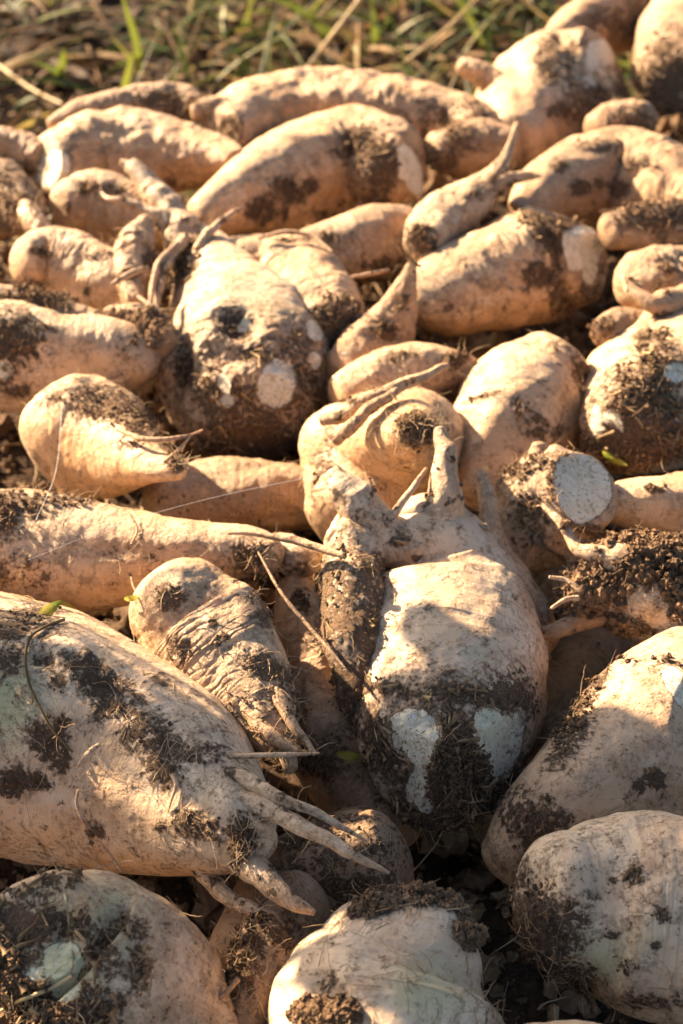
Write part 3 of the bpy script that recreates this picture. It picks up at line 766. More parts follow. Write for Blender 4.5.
beet('tan beet at the right edge between the round white cut and the leafy dark crown',
     [(598, 506, 12, -2), (622, 504, 24, -1.5), (655, 506, 31, -1.2), (700, 510, 36, -1.5), (750, 515, 30, -2.5)], mud=[(655, 490, 10, 4, .6)], rings=.2, dust=.35, dry=.6, tint=.15, crumb=80, hair=20)

beet('swirled knobbly beet at the right edge, above the one with the leafy crown',
     [(636, 284, 26, .4), (652, 282, 34, .6), (680, 284, 38, .4), (720, 290, 36, 0), (760, 296, 24, -1)], mud=[(668, 268, 10, 8, .7), (655, 290, 3, 18, .7, 30)], rings=.7, dust=.45, dry=.7, tint=.14, crumb=150, hair=20, lump=.16, groove=.14,
     forks=[[(690, 295, 12, -1), (668, 300, 16, -.2), (650, 300, 10, .2), (632, 292, 7, .2), (622, 278, 5, 0)]])

beet('small dark broken root stub squeezed in left of the swirled beet',
     [(604, 336, 15, -1.2), (612, 330, 18, -1), (630, 326, 20, -1.6), (650, 330, 14, -2.6)], mud=[(605, 325, 12, 10, .7)], rings=.4, dust=.7, dry=.5, tint=.35, crumb=80, cap0=.25, crown=.2, crown_mud=.4)

beet('pointed brown root tip standing upright left of the barrel-shaped beet',
     [(345, 372, 24, -2.6), (366, 354, 30, -1.8), (386, 332, 28, -.9), (398, 310, 20, .2), (405, 288, 12, 1.4), (412, 264, 4.5, 2.6)], mud=[(385, 330, 14, 10, .7), (400, 300, 6, 16, .5)], rings=.4, dust=.55, dry=.65, tint=.22, crumb=160, hair=60, tail_mud=.35)

beet('beet lying crosswise behind the broken-tipped beet, mostly covered',
     [(468, 366, 14, -1.8), (448, 368, 22, -1.5), (415, 374, 30, -1.2), (380, 386, 34, -1.6), (345, 400, 26, -2.6)], mud=[(455, 360, 12, 8, .8), (400, 356, 20, 5, .6)], rings=.2, dust=.4, dry=.65, tint=.10, crumb=150, hair=60)

# crown-forward beet, upper left of centre
beet('beet with a hollowed muddy crown facing the viewer and forked roots behind, upper left',
     [(248, 408, 62, -1.5), (246, 384, 80, .4), (242, 354, 82, 1.2), (231, 318, 66, .8), (216, 286, 45, -.2), (203, 260, 33, -.7), (193, 243, 24, -1.2)],
     mud=[(250, 405, 52, 26, .8), (208, 380, 20, 30, .62), (292, 378, 32, 40, .68), (250, 445, 58, 30, .95), (262, 356, 36, 12, .55), (182, 365, 8, 22, .9), (300, 340, 16, 14, .6), (185, 260, 14, 30, .8, 20)],
     white=[(276, 384, 19, 24, 1.2, 10), (224, 383, 6, 10, 1.0, -20), (290, 373, 5, 12, .9), (315, 330, 9, 12, .95, -30), (314, 361, 7, 9, .9), (246, 319, 5, 8, 1.0), (228, 400, 8, 6, .8)],
     pits=[(236, 322, 19, 15, 1.0, 20), (184, 366, 8, 22, .8)], green=[(260, 310, 40, 14, .35), (210, 335, 20, 20, .3), (262, 432, 8, 5, .8)],
     cuts=[((276, 388), (.25, -.15, .95), .5), ((215, 400), (-.5, -.1, .85), .4)], rings=.12, dust=.22, dry=.62, tint=0, crown=.34, crown_mud=.25, crown_rough=.04, crumb=1300, crumb_size=.0013, scrap=150, hair=500, nu=260, nv=260, lump=.10, cap0=.75, flats=1, tone=.75,
     forks=[[(204, 268, 27, -3.4), (188, 242, 21, -2.2), (174, 218, 16, -1.2), (158, 196, 13, -.2), (140, 178, 10, .6), (120, 164, 4, 1.4)],
            [(192, 252, 15, -2.4), (177, 233, 13, -1.5), (165, 222, 10, -.8), (152, 214, 7, -.2), (132, 206, 5, .3), (112, 201, 3, .6), (102, 194, 1.5, .6)],
            [(184, 238, 6, -.6), (172, 256, 5.5, -.8), (162, 280, 5, -1.2), (157, 305, 4, -1.8), (160, 328, 2, -2.4)]],
     roots=[[(190, 266, 5, -1.8), (200, 245, 5, -.6), (215, 228, 4.2, 0), (232, 214, 3, .4), (244, 209, 1.5, .5)], [(150, 330, 2, -1.5), (152, 290, 3, -.8), (160, 262, 3.4, -.4), (178, 244, 2, -.2)]])

beet('sunlit beet shoulder just right of the beet with the hollowed crown',
     [(332, 330, 34, -.8), (318, 312, 46, 0), (296, 292, 54, .2), (268, 274, 46, 0), (240, 262, 30, -.4), (218, 256, 18, -1)],
     mud=[(338, 325, 24, 30, .9), (345, 345, 20, 24, .95), (325, 295, 8, 8, .5), (290, 240, 30, 4, .5)], rings=.14, dust=.26, dry=.45, tint=.03, crumb=300, scrap=40, hair=60, nu=160, nv=160, crown=.12, crown_mud=.4, lump=.09,
     roots=[[(258, 238, 1.5, .4), (285, 232, 2.5, .8), (310, 236, 2.2, .6), (332, 252, 1.4, .2)]])

beet('plump beet with brown soil caked over its top, tail pointing right, left of centre',
     [(52, 430, 38, -.2), (68, 431, 54, .2), (88, 436, 61, .4), (112, 447, 50, .4), (132, 457, 33, .6), (148, 464, 20, 1), (165, 468, 14, 1.2), (180, 470, 10, 1.2)],
     mud=[(110, 405, 46, 18, .92, 12), (90, 395, 30, 12, .85), (140, 420, 28, 16, .9, 25), (60, 400, 20, 10, .6), (130, 445, 14, 6, .6), (176, 464, 10, 8, .6)],
     rings=.3, dust=.30, dry=.82, tint=0, crumb=900, crumb_size=.0012, hair=220, nu=190, nv=200, lump=.07, cap1=.6, bulges=[(75, 382, 16, .3), (130, 400, 24, .3)],
     roots=[[(118, 430, 2, 1), (142, 438, 2.8, 1.6), (165, 440, 2.6, 1.6), (185, 437, 2, 1.4), (202, 430, 1, 1.4)], [(165, 462, 2, 1), (178, 450, 1.8, 1.2), (190, 436, 1, 1.4)]])

beet('long beet lying flat, its left half in soil and shadow, above the big left-edge beet',
     [(-90, 560, 52, -.4), (-40, 556, 62, 0), (20, 552, 62, .2), (80, 555, 57, .2), (135, 558, 48, 0), (185, 556, 38, 0), (225, 551, 31, .2), (252, 551, 26, .2), (270, 556, 18, 0)],
     mud=[(20, 505, 40, 16, .85), (-5, 520, 30, 20, .8), (60, 500, 40, 8, .7), (15, 570, 40, 14, .5), (250, 560, 20, 20, .6), (140, 530, 3, 18, .5), (155, 560, 14, 10, .4)],
     rings=.35, dust=.42, dry=.62, tint=.16, crumb=520, hair=200, nu=180, nv=220, lump=.07,
     roots=[[(130, 515, 1.6, 1), (137, 530, 1.4, .6), (131, 545, 1.0, .2)]])

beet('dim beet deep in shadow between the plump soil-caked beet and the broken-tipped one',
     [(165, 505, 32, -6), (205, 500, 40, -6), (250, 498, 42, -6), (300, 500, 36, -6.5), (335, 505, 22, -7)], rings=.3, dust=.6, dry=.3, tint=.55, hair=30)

beet('left-edge beet with a black soil patch, above the plump soil-caked one',
     [(-70, 350, 46, 0), (-30, 352, 54, .2), (15, 356, 55, .2), (60, 360, 50, 0), (100, 358, 42, -.2), (128, 355, 33, -.4), (145, 355, 22, -.8)],
     mud=[(12, 340, 28, 30, 1.0), (-5, 365, 26, 20, .95), (35, 325, 24, 6, .8, 10), (20, 390, 14, 8, .7), (130, 340, 16, 12, .5)], white=[(3, 370, 10, 10, .7)], rings=.3, dust=.28, dry=.4, tint=.06, crumb=260, hair=60, nu=160, nv=170)

beet('soil-topped beet sliver at the left edge, between the black-patched beet and the smooth one',
     [(-60, 315, 24, .2), (-20, 312, 28, .4), (25, 312, 26, .3), (65, 318, 20, 0), (95, 324, 14, -.4)], mud=[(40, 298, 40, 14, .9), (0, 292, 30, 6, .5)], rings=.3, dust=.5, dry=.85, tint=.1, crumb=350, hair=60)

beet('small beet end in brown crumbs left of the beet with the hollowed crown',
     [(112, 318, 15, -.6), (130, 318, 18, -.3), (148, 326, 19, -.4), (165, 345, 16, -1)], mud=[(130, 325, 30, 14, .8), (148, 330, 16, 20, .8)], thick=1.3, rings=.4, dust=.7, dry=.9, tint=.25, crumb=450, hair=220)

beet('smooth sunlit beet near the left edge with a small dark notch on its top',
     [(28, 262, 24, .2), (42, 262, 32, .4), (64, 266, 35, .3), (90, 276, 34, 0), (118, 286, 31, -.3), (145, 292, 24, -.8)],
     mud=[(38, 252, 12, 4, .9, 10), (30, 286, 16, 6, .8), (100, 255, 24, 7, .5), (88, 292, 4, 6, .7), (135, 288, 10, 14, .5)], rings=.2, dust=.25, dry=.7, tint=.03, crumb=120, hair=40, lump=.07, bulges=[(80, 262, 14, -.3)])

beet('knotted stubby root lump pressed against the forked roots, upper left',
     [(146, 222, 9, 1), (138, 238, 17, 1), (132, 258, 22, .6), (130, 280, 20, -.2), (135, 304, 13, -1)], mud=[(125, 275, 18, 4, .7, -10), (150, 262, 8, 16, .6)], rings=.8, dust=.5, dry=.8, tint=.16, crumb=200, hair=120, lump=.16,
     roots=[[(112, 284, 2, .6), (130, 274, 3.4, 1.2), (148, 268, 2.4, 1)], [(138, 296, 2, .2), (150, 306, 2.2, .2), (160, 312, 1, 0)]])

beet('rounded beet end with one dark spot, behind the forked roots at upper left',
     [(72, 206, 28, 0), (88, 205, 35, .2), (112, 210, 37, .2), (140, 218, 32, -.2), (165, 226, 22, -.8)], mud=[(68, 206, 4, 5, 1.0), (85, 188, 16, 6, .7, -10), (110, 190, 20, 8, .5)], rings=.2, dust=.4, dry=.7, tint=.12, crumb=100, lump=.09)

beet('little bright beet tip at the far left, among brown muddy beets',
     [(26, 206, 8, -.2), (30, 214, 12, 0), (36, 224, 13, -.2), (46, 236, 11, -.8)], rings=.2, dust=.2, dry=.8, tint=0, lump=.1)

beet('brown mud-coated beet at the far left edge, beside the little bright tip',
     [(-40, 205, 34, 0), (-10, 200, 42, .2), (14, 205, 32, 0), (28, 215, 18, -.6)], mud=[(0, 195, 40, 40, .8)], rings=.4, dust=.8, dry=.75, tint=.45, crumb=350, crumb_size=.0016)

beet('tan beet at the far left edge, rearmost there, next to the grass',
     [(-60, 158, 22, 0), (-20, 152, 27, 0), (15, 152, 24, -.2), (40, 158, 15, -.8)], mud=[(10, 168, 30, 10, .7)], rings=.3, dust=.6, dry=.75, tint=.28, crumb=120)

beet('long pale beet with a bluish-white left end, behind the forked roots at upper left',
     [(46, 178, 26, 0), (58, 168, 36, .2), (90, 156, 42, .4), (130, 153, 42, .4), (170, 156, 38, 0), (210, 160, 28, -.6), (235, 164, 16, -1)],
     cuts=[((44, 172), (-.75, .2, .63), 1.3)], white=[(52, 168, 20, 22, .75)], mud=[(45, 190, 16, 14, .8), (72, 148, 5, 20, .5, 10), (150, 185, 60, 8, .4)], rings=.15, dust=.3, dry=.7, tint=.08, crumb=150, lump=.13, irr=1.6, nu=140, nv=150, groove=.07)

beet('rearmost slim beet at upper left, its back against the grass',
     [(52, 124, 7, -.4), (80, 115, 14, .1), (118, 110, 20, .3), (152, 106, 24, .3), (180, 105, 21, 0), (196, 108, 13, -.4)], mud=[(165, 100, 34, 14, .75), (180, 112, 20, 12, .7)], rings=.3, dust=.5, dry=.7, tint=.26, crumb=120)

beet('small brown beet end touching the grass, between two long beets at the back',
     [(196, 112, 9, -.4), (210, 110, 13, 0), (228, 112, 12, -.2), (245, 116, 8, -.8)], rings=.3, dust=.5, dry=.7, tint=.28)

beet('long beet with spotted mud patches and dirty right-hand crown, behind the hollowed crown',
     [(396, 172, 36, .3), (378, 166, 48, .4), (345, 163, 56, .5), (308, 172, 55, .4), (265, 188, 44, 0), (228, 204, 31, -.4), (196, 216, 17, -1)],
     mud=[(362, 145, 26, 22, .92, 15), (385, 165, 30, 30, .75), (380, 195, 16, 14, .7), (285, 190, 22, 14, .85, 20), (308, 185, 10, 9, .85), (262, 210, 16, 14, .8), (285, 212, 5, 12, .7), (325, 215, 20, 6, .5), (345, 205, 8, 6, .6)],
     white=[(408, 172, 14, 28, 1.1, -15)], cuts=[((412, 172), (.85, .1, .5), 1.0)], flat_white=True, rings=.18, dust=.25, dry=.35, tint=.04, crown=.2, crown_mud=.25, crown_rough=.05, crumb=420, scrap=30, nu=170, nv=180, lump=.08, groove=.02)

beet('partly covered tan beet between the spotted long one and the barrel-shaped one',
     [(295, 258, 22, -1.5), (325, 252, 32, -1), (365, 246, 37, -.8), (400, 240, 34, -1.2), (430, 238, 24, -2)], mud=[(390, 265, 40, 8, .5), (330, 235, 20, 5, .5)], rings=.2, dust=.4, dry=.5, tint=.16, crumb=120, hair=30,
     roots=[[(352, 277, 1.5, .3), (372, 274, 2.2, .5), (388, 270, 1.4, .4)]])

beet('small beet with a thin upright tail, in front of the big white-cut rear crown',
     [(424, 244, 20, .2), (434, 230, 27, .6), (452, 214, 28, 1), (472, 199, 23, 1.3), (488, 183, 15, 1.6), (500, 168, 9, 2), (510, 148, 5, 2.6), (516, 122, 2.6, 3.2)],
     mud=[(420, 240, 14, 16, .8), (480, 195, 14, 6, .6), (500, 180, 10, 16, .5)], rings=.5, dust=.4, dry=.6, tint=.07, crumb=200, hair=60,
     forks=[[(492, 186, 8, .4), (508, 178, 7, .8), (525, 176, 5, .8), (540, 176, 2, .6)]])

beet('long smooth beet at the back with a dark earthy left end, behind the spotted one',
     [(226, 140, 24, 0), (246, 126, 38, .3), (295, 116, 46, .4), (350, 118, 50, .4), (410, 122, 46, 0), (460, 124, 34, -.6), (486, 128, 18, -1)],
     cuts=[((222, 142), (-.7, .1, .7), 1.1)], mud=[(228, 138, 13, 26, 1.0, 15), (440, 130, 40, 40, .6), (470, 110, 20, 16, .6), (420, 165, 40, 12, .6)], rings=.2, dust=.35, dry=.65, tint=.10, crumb=220, nu=150, nv=170, lump=.13, irr=1.6)  # mud blobs toward the right end paint in the shade there

beet('brown shaded beet low behind the thin-tailed one, under the big white-cut crown',
     [(440, 150, 20, -1), (462, 152, 30, -.8), (485, 150, 32, -.8), (510, 150, 24, -1.4)], mud=[(460, 140, 24, 20, .6), (440, 160, 20, 14, .7)], rings=.4, dust=.75, dry=.8, tint=.35, crumb=260)

beet('small pale beet tip peeping out left of the big white-cut crown at the back',
     [(462, 66, 9, -.6), (474, 70, 12, -.6), (490, 78, 13, -1), (505, 90, 12, -1.8)], rings=.2, dust=.4, dry=.7, tint=.12)

beet('big upright beet at the back whose muddy crown is cut white at the upper right',
     [(594, 74, 38, 1), (582, 80, 52, .9), (560, 92, 62, .8), (540, 108, 62, .4), (524, 126, 48, -.4), (515, 142, 30, -1.4)],
     mud=[(548, 62, 14, 26, .85), (560, 110, 12, 9, .85), (590, 100, 34, 30, .7), (585, 58, 24, 20, .7), (572, 70, 12, 14, .7), (605, 110, 20, 14, .7)], white=[(601, 53, 17, 14, 1.0), (588, 66, 16, 20, .6), (604, 74, 22, 14, .55)],
     cuts=[((600, 70), (.75, .35, .56), .7)], rings=.18, dust=.3, dry=.5, tint=.05, crown=.2, crown_mud=.3, crown_rough=.07, crumb=380, scrap=60, nu=160, nv=160, lump=.08)

beet('shaded lumpy beet with dark spots at the right edge, below the big white-cut crown',
     [(735, 225, 44, 0), (690, 208, 54, .2), (645, 192, 58, .2), (600, 180, 52, .2), (560, 188, 38, 0), (532, 204, 24, -.6), (516, 214, 13, -1)],
     mud=[(580, 188, 12, 9, .85), (618, 188, 12, 9, .9), (640, 165, 22, 9, .7, 10), (665, 215, 40, 14, .7), (600, 145, 30, 8, .6), (560, 165, 12, 8, .6), (598, 182, 6, 6, .7)], rings=.3, dust=.5, dry=.6, tint=.22, crumb=260, nu=150, nv=160, lump=.12)

beet('earthy flat beet end wedged at the right edge, behind the swirled beet',
     [(612, 232, 18, -.2), (645, 226, 24, 0), (685, 222, 26, 0), (730, 222, 22, -.5)], mud=[(660, 215, 60, 20, .7)], rings=.3, dust=.7, dry=.85, tint=.4, crumb=350)

beet('sunlit-edged beet with a dirty brown face in the top right corner',
     [(676, 80, 34, .8), (676, 60, 46, 1), (688, 34, 50, .8), (702, 6, 42, .2), (712, -20, 24, -1)], mud=[(668, 75, 30, 44, .85), (676, 40, 22, 26, .6), (655, 50, 10, 20, .6)], rings=.2, dust=.5, dry=.6, tint=.10, crown=.3, crown_mud=.35, crumb=320, scrap=30)

beet('bulky tan beet at the very back, behind the big white-cut crown',
     [(556, 40, 16, -.3), (580, 28, 28, 0), (610, 18, 36, .2), (645, 8, 38, .2), (685, 0, 30, -.2)], mud=[(615, 20, 40, 16, .65), (640, 5, 20, 10, .6)], rings=.3, dust=.5, dry=.75, tint=.22, crumb=150)

beet('dark brown root stub in the shade between the two rear right-hand beets',
     [(640, 118, 22, -1), (622, 126, 26, -1), (600, 134, 22, -1.5), (648, 130, 13, -.2)][:3], mud=[(630, 125, 24, 20, .7)], rings=.4, dust=.8, dry=.6, tint=.5, crumb=150)

# ================================================================== the setting
def heap_height(X, Y):
    back = np.interp(X, [-2, -.6, -.35, 0.05, .45, 2], [1.42, 1.50, 1.54, 1.66, 1.92, 2.1])
    m = sstep(0.30, 0.0, Y - back) * sstep(-1.15, -0.95, X) * sstep(1.15, 0.95, X) * sstep(0.05, 0.2, Y)
    return m * (ZS - 0.17)

def ground_height(X, Y, fine=True):
    P = np.stack([X, Y, np.zeros_like(X)], 1)
    z = heap_height(X, Y) + 0.030 * fbm(P / 0.35, 3) + 0.02 * fbm(P / 0.09 + 5, 3) * np.exp(-((Y - 1.6) / 4) ** 2)
    if fine: z = z + 0.010 * fbm(P / 0.03 + 9, 3, .6) * np.exp(-((Y - 1.2) / 1.6) ** 2)
    return z

gx = np.sinh(np.linspace(-1, 1, 420) * 5.0) / math.sinh(5.0) * 45
gy = 1.5 + np.sinh(np.linspace(-1, 1, 420) * 5.0) / math.sinh(5.0) * 45
GX, GY = np.meshgrid(gx, gy)
gv = np.stack([GX.ravel(), GY.ravel(), ground_height(GX.ravel(), GY.ravel())], 1)
I = np.arange(420 * 420).reshape(420, 420)
gq = np.stack([I[:-1, :-1], I[:-1, 1:], I[1:, 1:], I[1:, :-1]], -1).reshape(-1, 4)
tag(mesh_obj('ground', gv, [gq], M_GROUND), kind='structure')

rs = np.random.RandomState(5)
# loose crumbs of soil in the gaps and at the back of the heap
n = 24000
x = rs.uniform(-.62, .62, n); y = rs.uniform(.35, 2.4, n); z = ground_height(x, y)
cv, cf = crumbs(np.stack([x, y, z], 1), np.tile([0, 0, 1.0], (n, 1)), 0.0024 * np.exp(rs.normal(size=n) * .75), rs)
tag(mesh_obj('loose_soil', cv, [cf], M_SOIL, None, dict(rest=cv, dry=np.repeat(rs.rand(n) * .7, len(ICO_V))), smooth=False), kind='stuff')

# fallen root hairs, straw and bits of root lodged between the beets
n = 420
x = rs.uniform(-.5, .5, n); y = rs.uniform(.42, 1.7, n); z = ground_height(x, y) + .006
hv, hf = hairs(np.stack([x, y, z], 1), np.tile([0, 0, 1.0], (n, 1)), rs, .05, .0007, .4, .8, 7, 4)
tag(mesh_obj('loose_fibres', hv, [hf], M_FIBRE), kind='stuff')
n = 700
x = rs.uniform(-.5, .5, n); y = rs.uniform(.42, 1.7, n); z = ground_height(x, y) + .004
hv, hf = scraps(np.stack([x, y, z], 1), np.tile([0, 0, 1.0], (n, 1)), rs, .03, .006)
tag(mesh_obj('loose_stalk_scraps', hv, [hf], M_SCRAP), kind='stuff')

# grass and dead litter behind the heap
def back_edge(x): return np.interp(x, [-2, -.6, -.35, 0.05, .45, 2], [1.60, 1.66, 1.70, 1.86, 2.10, 2.3])

def blades(n, rs, len_lo, len_hi, wid, lie, xr, yr, shade, tufts=0):
    parts = []; sh = []
    cx = rs.uniform(xr[0], xr[1], max(tufts, 1)); cy = rs.uniform(yr[0], yr[1], max(tufts, 1))
    for i in range(n):
        if tufts:
            k = rs.randint(tufts); x, y = cx[k] + rs.normal() * .018, cy[k] + rs.normal() * .018
        else:
            x, y = rs.uniform(*xr), rs.uniform(*yr)
        if y < back_edge(x): y = back_edge(x) + abs(rs.normal()) * .06
        z = float(ground_height(np.array([x]), np.array([y]), False)[0]) - .004
        L = rs.uniform(len_lo, len_hi); w = wid * rs.uniform(.5, 1.2)
        az = rs.uniform(0, 6.28); tilt = min(1.5, abs(rs.normal(lie, .3)))
        d = np.array([math.cos(az) * math.sin(tilt), math.sin(az) * math.sin(tilt), math.cos(tilt)])
        side = np.cross(d, [0, 0, 1.0]); side /= np.linalg.norm(side) + 1e-9
        roll = rs.normal() * .6
        p = np.array([x, y, z]); rows = []
        seg = 6; droop = rs.uniform(.1, .5)
        for s_ in range(seg + 1):
            t = s_ / seg; ww = w * (1 - t ** 1.6) + .0003
            up_ = np.cross(side, d); sd = side * math.cos(roll) + up_ * math.sin(roll)
            rows += [p - sd * ww, p + up_ * ww * .25, p + sd * ww]
            d = d + np.array([0, 0, -droop * .35]) * (1 if p[2] > z + .012 or d[2] > 0 else -.3); d /= np.linalg.norm(d)
            p = p + d * L / seg
            if p[2] < z + .004: p[2] = z + .004 + rs.rand() * .006
        V = np.array(rows); I = np.arange(len(V)).reshape(-1, 3)
        q = np.concatenate([np.stack([I[:-1, k], I[:-1, k + 1], I[1:, k + 1], I[1:, k]], -1) for k in (0, 1)])
        parts.append((V, q)); sh.append(np.full(len(V), np.clip(shade(rs), 0, 1)))
    V, q = merge(parts)
    return V, q, np.concatenate(sh)

V1, q1, s1 = blades(2300, rs, .07, .24, .0036, 1.0, (-1.1, 1.3), (1.62, 3.6), lambda r: r.choice([.1, .3, .48, .64, .85], p=[.24, .20, .20, .18, .18]) + r.normal() * .06, tufts=240)
V2, q2, s2 = blades(1800, rs, .05, .16, .008, 1.1, (-1.1, 1.3), (1.62, 3.4), lambda r: .10 + r.rand() * .75)
V, q = merge([(V1, q1), (V2, q2)])
tag(mesh_obj('grass', V, [q], M_GRASS, None, dict(shade=np.concatenate([s1, s2]))), kind='stuff')
V3, q3, s3 = blades(5200, rs, .05, .20, .0050, 1.40, (-1.1, 1.3), (1.6, 3.5), lambda r: r.rand())
V4, q4, s4 = blades(2200, rs, .03, .09, .014, 1.4, (-1.1, 1.3), (1.6, 3.4), lambda r: r.rand() * .6)
V, q = merge([(V3, q3), (V4, q4)])
tag(mesh_obj('dead_leaf_litter', V, [q], M_LITTER, None, dict(shade=np.concatenate([s3, s4]))), kind='stuff')

# single blades and stalks one can pick out
def strand(name, label, cat, pts, mat, nu=6, group=None):
    """pts: px, py, radius px, height above the field (m)"""
    C = []
    for px, py, rp, z in pts:
        d = depth_at(py, z); C.append((*at(px, py, z), rp * d / F))
    A, L = spline(C, 40)
    V, q = thin_tube(A[:, :3], A[:, 3], nu)
    org = V[0].copy(); o = mesh_obj(name, V - org, [q], mat); o.location = org
    return tag(o, label, cat, group)
SG = 'dry stalks in the grass'
strand('dry_stalk', 'long straight straw stalk leaning right in the grass, top centre', 'stalk', [(297, 82, 2.2, .06), (325, 45, 2.2, .10), (362, -4, 1.8, .16)], M_STALK, group=SG)
strand('dry_stalk', 'long thin straw stalk crossing the grass, just left of the small pale beet tip', 'stalk', [(405, 62, 1.7, .05), (440, 35, 1.7, .09), (482, -6, 1.3, .13)], M_STALK, group=SG)
strand('dry_stalk', 'bent grey-brown stalk lying in the grass near the top left corner', 'stalk', [(-6, 62, 1.8, .03), (30, 88, 1.8, .04), (62, 104, 1.4, .05)], M_STALK, group=SG)
def leaf_blade(label, pts, width, shade):
    C = np.array([at(px, py, z) for px, py, z in pts])
    A, L = spline(np.hstack([C, np.ones((len(C), 1))]), 24); A = A[:, :3]
    rows = []
    for i, p in enumerate(A):
        t = i / 23; w = width * (0.35 + .65 * math.sin(math.pi * min(1, t * .8 + .2))) * (1 - t ** 4) + .0003
        s_ = RT * .95 + FWD * .3
        rows += [p - s_ * w, p + np.array([0, w * .4, 0]), p + s_ * w]
    V = np.array(rows); I = np.arange(len(V)).reshape(-1, 3)
    q = np.concatenate([np.stack([I[:-1, k], I[:-1, k + 1], I[1:, k + 1], I[1:, k]], -1) for k in (0, 1)])
    org = V[0].copy(); o = mesh_obj('grass_blade', V - org, [q], M_GRASS, None, dict(shade=np.full(len(V), shade))); o.location = org
    return tag(o, label, 'grass blade', 'broad green grass blades behind the heap')
leaf_blade('tall broad green grass blade standing behind the heap, top left', [(140, 72, .0), (136, 40, .06), (126, 8, .12), (118, -20, .16)], .006, .50)
leaf_blade('short bright green grass blade rising behind the slim rearmost beet, left', [(122, 96, .02), (128, 74, .06), (132, 50, .10)], .005, .56)
leaf_blade('stubby bright green leaf behind the pale beet with the bluish end, far left', [(56, 80, .0), (62, 64, .03), (64, 48, .06)], .007, .50)
leaf_blade('bright green grass blade standing at the top edge, right of the leaning straw stalk', [(376, 46, .0), (374, 20, .05), (370, -8, .09)], .006, .48)

# bits lying on the beets: cast down onto what was built
bpy.context.view_layer.update()
DG = bpy.context.evaluated_depsgraph_get()
def on_surface(px, py, lift=.0006):
    d = (at(px, py, 0.0) - CAM); d /= np.linalg.norm(d)
    hit, loc, nor, idx, ob, mt = SC.ray_cast(DG, Vector(CAM), Vector(d))
    if not hit: return at(px, py, ZS - .1)
    return np.array(loc) + np.array(nor) * lift
def draped(name, label, cat, pts, r0, mat, n=40, group=None, lift=.0006):
    P = np.array([on_surface(px, py, r0 + lift) for px, py in pts])
    A, L = spline(np.hstack([P, np.full((len(P), 1), r0)]), n)
    V, q = thin_tube(A[:, :3], A[:, 3] * np.linspace(1, .6, n), 6)
    org = V[0].copy(); o = mesh_obj(name, V - org, [q], mat); o.location = org
    return tag(o, label, cat, group)
SP_ = 'loose stems lying on the beets'
M_STEM = plain_material('old_stem', (0.10, 0.065, 0.025), (0.20, 0.13, 0.05), 90, 0.7)
M_STEMG = plain_material('pale_stem', (0.24, 0.21, 0.12), (0.42, 0.35, 0.2), 90, 0.6)
draped('plant_stem', 'dark curved plant stem lying on the big forked beet at the left', 'stem', [(64, 622), (44, 630), (30, 640), (26, 660), (30, 684), (40, 706), (54, 730), (74, 752)], .0011, M_STEM, 60, SP_)
draped('plant_stem', 'thin pale stem arching over the soil-covered crown in the lower left corner', 'stem', [(40, 842), (56, 862), (66, 895), (72, 930), (74, 962), (70, 972)], .0009, M_STEMG, 60, SP_)
draped('plant_stem', 'straw-yellow stem slanting across the bottom left corner', 'stem', [(72, 974), (50, 986), (20, 1003), (-4, 1016)], .0012, M_STALK, 40, SP_)

def thread(label, pts):
    return strand('spider_thread', label, 'thread', pts, M_SILK, 4, 'spider threads between the beets')
thread('fine pale spider thread sagging above the long flat beet at the left', [(28, 560, .2, ZS + .004), (120, 524, .2, ZS + .012), (220, 496, .2, ZS + .018), (345, 470, .2, ZS + .024)])
thread('short steep spider thread hanging below the plump soil-caked beet', [(62, 402, .18, ZS + .01), (56, 470, .18, ZS + .012), (36, 520, .18, ZS + .004)])

def leaf_bits(label, spots, cat='leaf scrap'):
    parts = []
    for px, py, ln, wd, rot in spots:
        p = on_surface(px, py, .001); sc = ((CAM - p) @ -FWD) * -1 if False else np.linalg.norm(p - CAM) / F
        a = math.radians(rot); d = RT * math.cos(a) + UP * math.sin(a); w = np.cross(d, -FWD)
        rows = []
        for i in range(8):
            t = i / 7; ww = wd * sc * math.sin(math.pi * (t * .9 + .06)) * .5 + .0002
            c = p + d * ln * sc * (t - .5) - FWD * (.002 + .006 * math.sin(t * 3))
            rows += [c - w * ww - FWD * ww * .5, c, c + w * ww - FWD * ww * .5]
        V = np.array(rows); I = np.arange(len(V)).reshape(-1, 3)
        parts.append((V, np.concatenate([np.stack([I[:-1, k], I[:-1, k + 1], I[1:, k + 1], I[1:, k]], -1) for k in (0, 1)])))
    V, q = merge(parts); org = V[0].copy()
    o = mesh_obj('leaf_scrap', V - org, [q], M_LEAF); o.location = org
    return tag(o, label, cat, 'leaf scraps on the heap')
leaf_bits('yellow-green torn leaf scrap on top of the big forked beet at the left', [(50, 612, 30, 11, 40)])
leaf_bits('small dark green leaf curl beside the yellow scrap on the big forked beet', [(70, 606, 28, 9, -25)])
leaf_bits('tiny orange-green leaf tip against the left side of the ringed beet', [(133, 599, 16, 6, 5)])
leaf_bits('green leaf tip in the dark gap just left of the largest beet', [(350, 754, 26, 9, -10)])
leaf_bits('yellow-green stalk scrap under the leafy dark crown on the right', [(612, 458, 8, 28, 60)])


